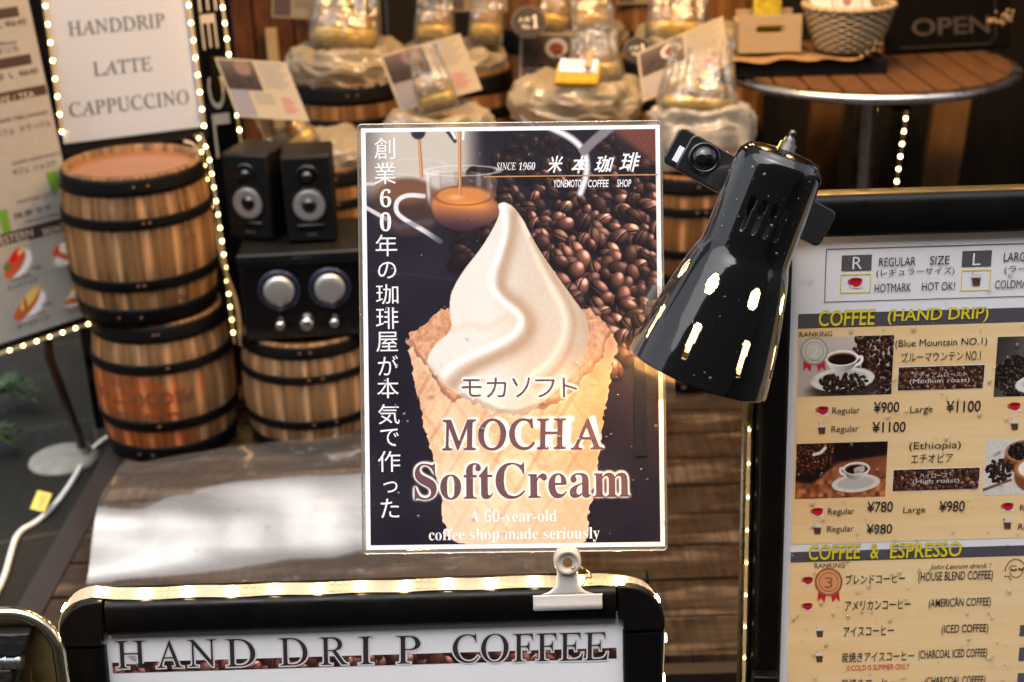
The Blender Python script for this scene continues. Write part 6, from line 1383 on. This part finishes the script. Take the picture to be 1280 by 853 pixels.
MB().lathe([(.0155, 0), (.0152, .003), (.0125, .0042), (.0120, .003), (.0118, .004), (.0095, .0075), (.005, .0095), (.0001, .010)], 36, Kk).build('pivot_knob', gloss_black, t)
MB().tube([CP.pt(.055, 0, .001), CP.pt(.075, .003, .018), top + ax * .05 + F * .03], .0085, 12).build('arm', gloss_black, t)

# ------------------------------------------------------------------ gold snap-frame stand, bottom left corner
yg = R(0); G = Plane(P(40, 780, 1.30), Vector((1, 0, 0)), Vector((0, math.sin(R(8)), math.cos(R(8))))); gl = G.loc
gu1 = gl(72, 800)[0]; gv1 = gl(30, 766)[1]; gu0 = gu1 - .42; gfl = -(G.O.z + .105)
t = thing('gold_sign_stand', G.pt(gu0 + .2, gfl), 'gold framed stand with black blocks at the bottom left corner', 'stand')
goldp = mat('gold_anodised', (.66, .50, .20), .42, 1, rvar=.1, vscale=30)
rr_ = .042; n = 14
arc = [(gu1 - rr_ + rr_ * math.sin(R(90 * i / n)), gv1 - rr_ + rr_ * math.cos(R(90 * i / n))) for i in range(n + 1)]
po = [(gu0, gv1)] + arc + [(gu1 + .018, gfl)]
MB().tube([G.pt(u, v, .0) for u, v in po], .0060, 12).build('bead', mat('bright_gold', (.62, .55, .40), .16, 1), t)
mb = MB(); pin = [(gu0, gv1 - .034)] + [(gu1 - rr_ + (rr_ - .034) * math.sin(R(90 * i / n)), gv1 - rr_ + (rr_ - .034) * math.cos(R(90 * i / n))) for i in range(n + 1)] + [(gu1 - .016, gfl)]
vv = [G.pt(u, v, -.003) for u, v in po] + [G.pt(u, v, -.014) for u, v in pin]; n2 = len(po); mb.add(vv, [(i, i + 1, n2 + i + 1, n2 + i) for i in range(n2 - 1)], None, 0, True); mb.build('frame_face', goldp, t)
MB().box(gu0, gfl, -.03, gu1 - .036, gv1 - .030, -.020, G.mat()).build('back_board', mat('gold_dark', (.36, .27, .10), .42, .9), t)
blk = mat('speckled_black', (.018, .017, .016), .5, var=.6, vscale=120, bump=.3, bscale=120)
for (x0, y0, x1, y1) in ((-60, 787, 43, 815), (-60, 831, 24, 900)):
    u0, v0, u1, v1 = G.box(x0, y0, x1, y1); mb = MB(); mb.prism([(u0, v0), (u1 - .008, v0), (u1, v1), (u0, v1)], -.018, .012, G.mat()); mb.build('block', blk, t, bevel=.002)
hu, hv = gl(30, 822); MB().tube([G.pt(gu0, hv, .006), G.pt(hu, hv, .006)], .0075, 14).build('hinge_bar', chrome, t)
for k in range(4): 
    c = hu - .012 * k - .001; MB().tube([G.pt(c - .0012, hv, .006), G.pt(c + .0012, hv, .006)], .0081, 14).build('hinge_ring', brushed, t)

# ------------------------------------------------------------------ rain drops
def drops(name, pl, n, boxpx, h, parent, seed, smin=.0006, smax=.0026, dens=None):
    rr = random.Random(seed); mb = MB()
    for _ in range(n):
        x, y = rr.uniform(boxpx[0], boxpx[2]), rr.uniform(boxpx[1], boxpx[3])
        if dens and rr.random() > dens(x, y): continue
        u, v = pl.loc(x, y); s_ = smin + (smax - smin) * rr.random() ** 3
        mb.lathe([(s_, 0), (s_ * .92, s_ * .28), (s_ * .6, s_ * .52), (s_ * .01, s_ * .62)], 10, axis_mat(pl.pt(u, v, h), pl.n, pl.ex) @ Matrix.Diagonal((1, rr.uniform(.9, 1.3), 1, 1)))
    o = mb.build(name, drop_m, parent); o['kind'] = 'stuff'; return o
drops('raindrops', D, 620, (990, 300, 1290, 860), H0 + .0012, bpy.data.objects['menu_sheet'] if False else sh, 3, dens=lambda x, y: .25 + .75 * min(1, max(0, (y - 380) / 260)))
drops('raindrops', PP, 170, (462, 440, 830, 686), .0016, sheet, 5, .0005, .0024)
drops('raindrops', PP, 46, (462, 170, 800, 440), .0016, sheet, 6, .0004, .0016)

rr = random.Random(12); mb = MB()
for _ in range(75):
    s_ = rr.uniform(.06, .98); a = rr.uniform(-1.5, 1.5); r_ = rprof(s_) + .0002; d_ = (KL.to_3x3() @ Vector((math.cos(a), math.sin(a), 0))); k_ = .0005 + .0013 * rr.random() ** 3
    mb.lathe([(k_, 0), (k_ * .9, k_ * .3), (k_ * .5, k_ * .52), (k_ * .01, k_ * .6)], 8, axis_mat(KL @ Vector((r_ * math.cos(a), r_ * math.sin(a), s_ * LL)), d_, ax))
o = mb.build('raindrops', drop_m, shade); o['kind'] = 'stuff'

so_ = bpy.data.objects['plastic_sheet']; me_ = so_.data; rr = random.Random(31); mb = MB()
for _ in range(70):
    p_ = me_.polygons[rr.randrange(len(me_.polygons))]; k_ = .0012 + .0026 * rr.random() ** 2
    mb.lathe([(k_, 0), (k_ * .9, k_ * .3), (k_ * .5, k_ * .5), (k_ * .01, k_ * .56)], 8, axis_mat(p_.center + so_.location + p_.normal * .0004, p_.normal))
o = mb.build('raindrops', drop_m, so_); o['kind'] = 'stuff'
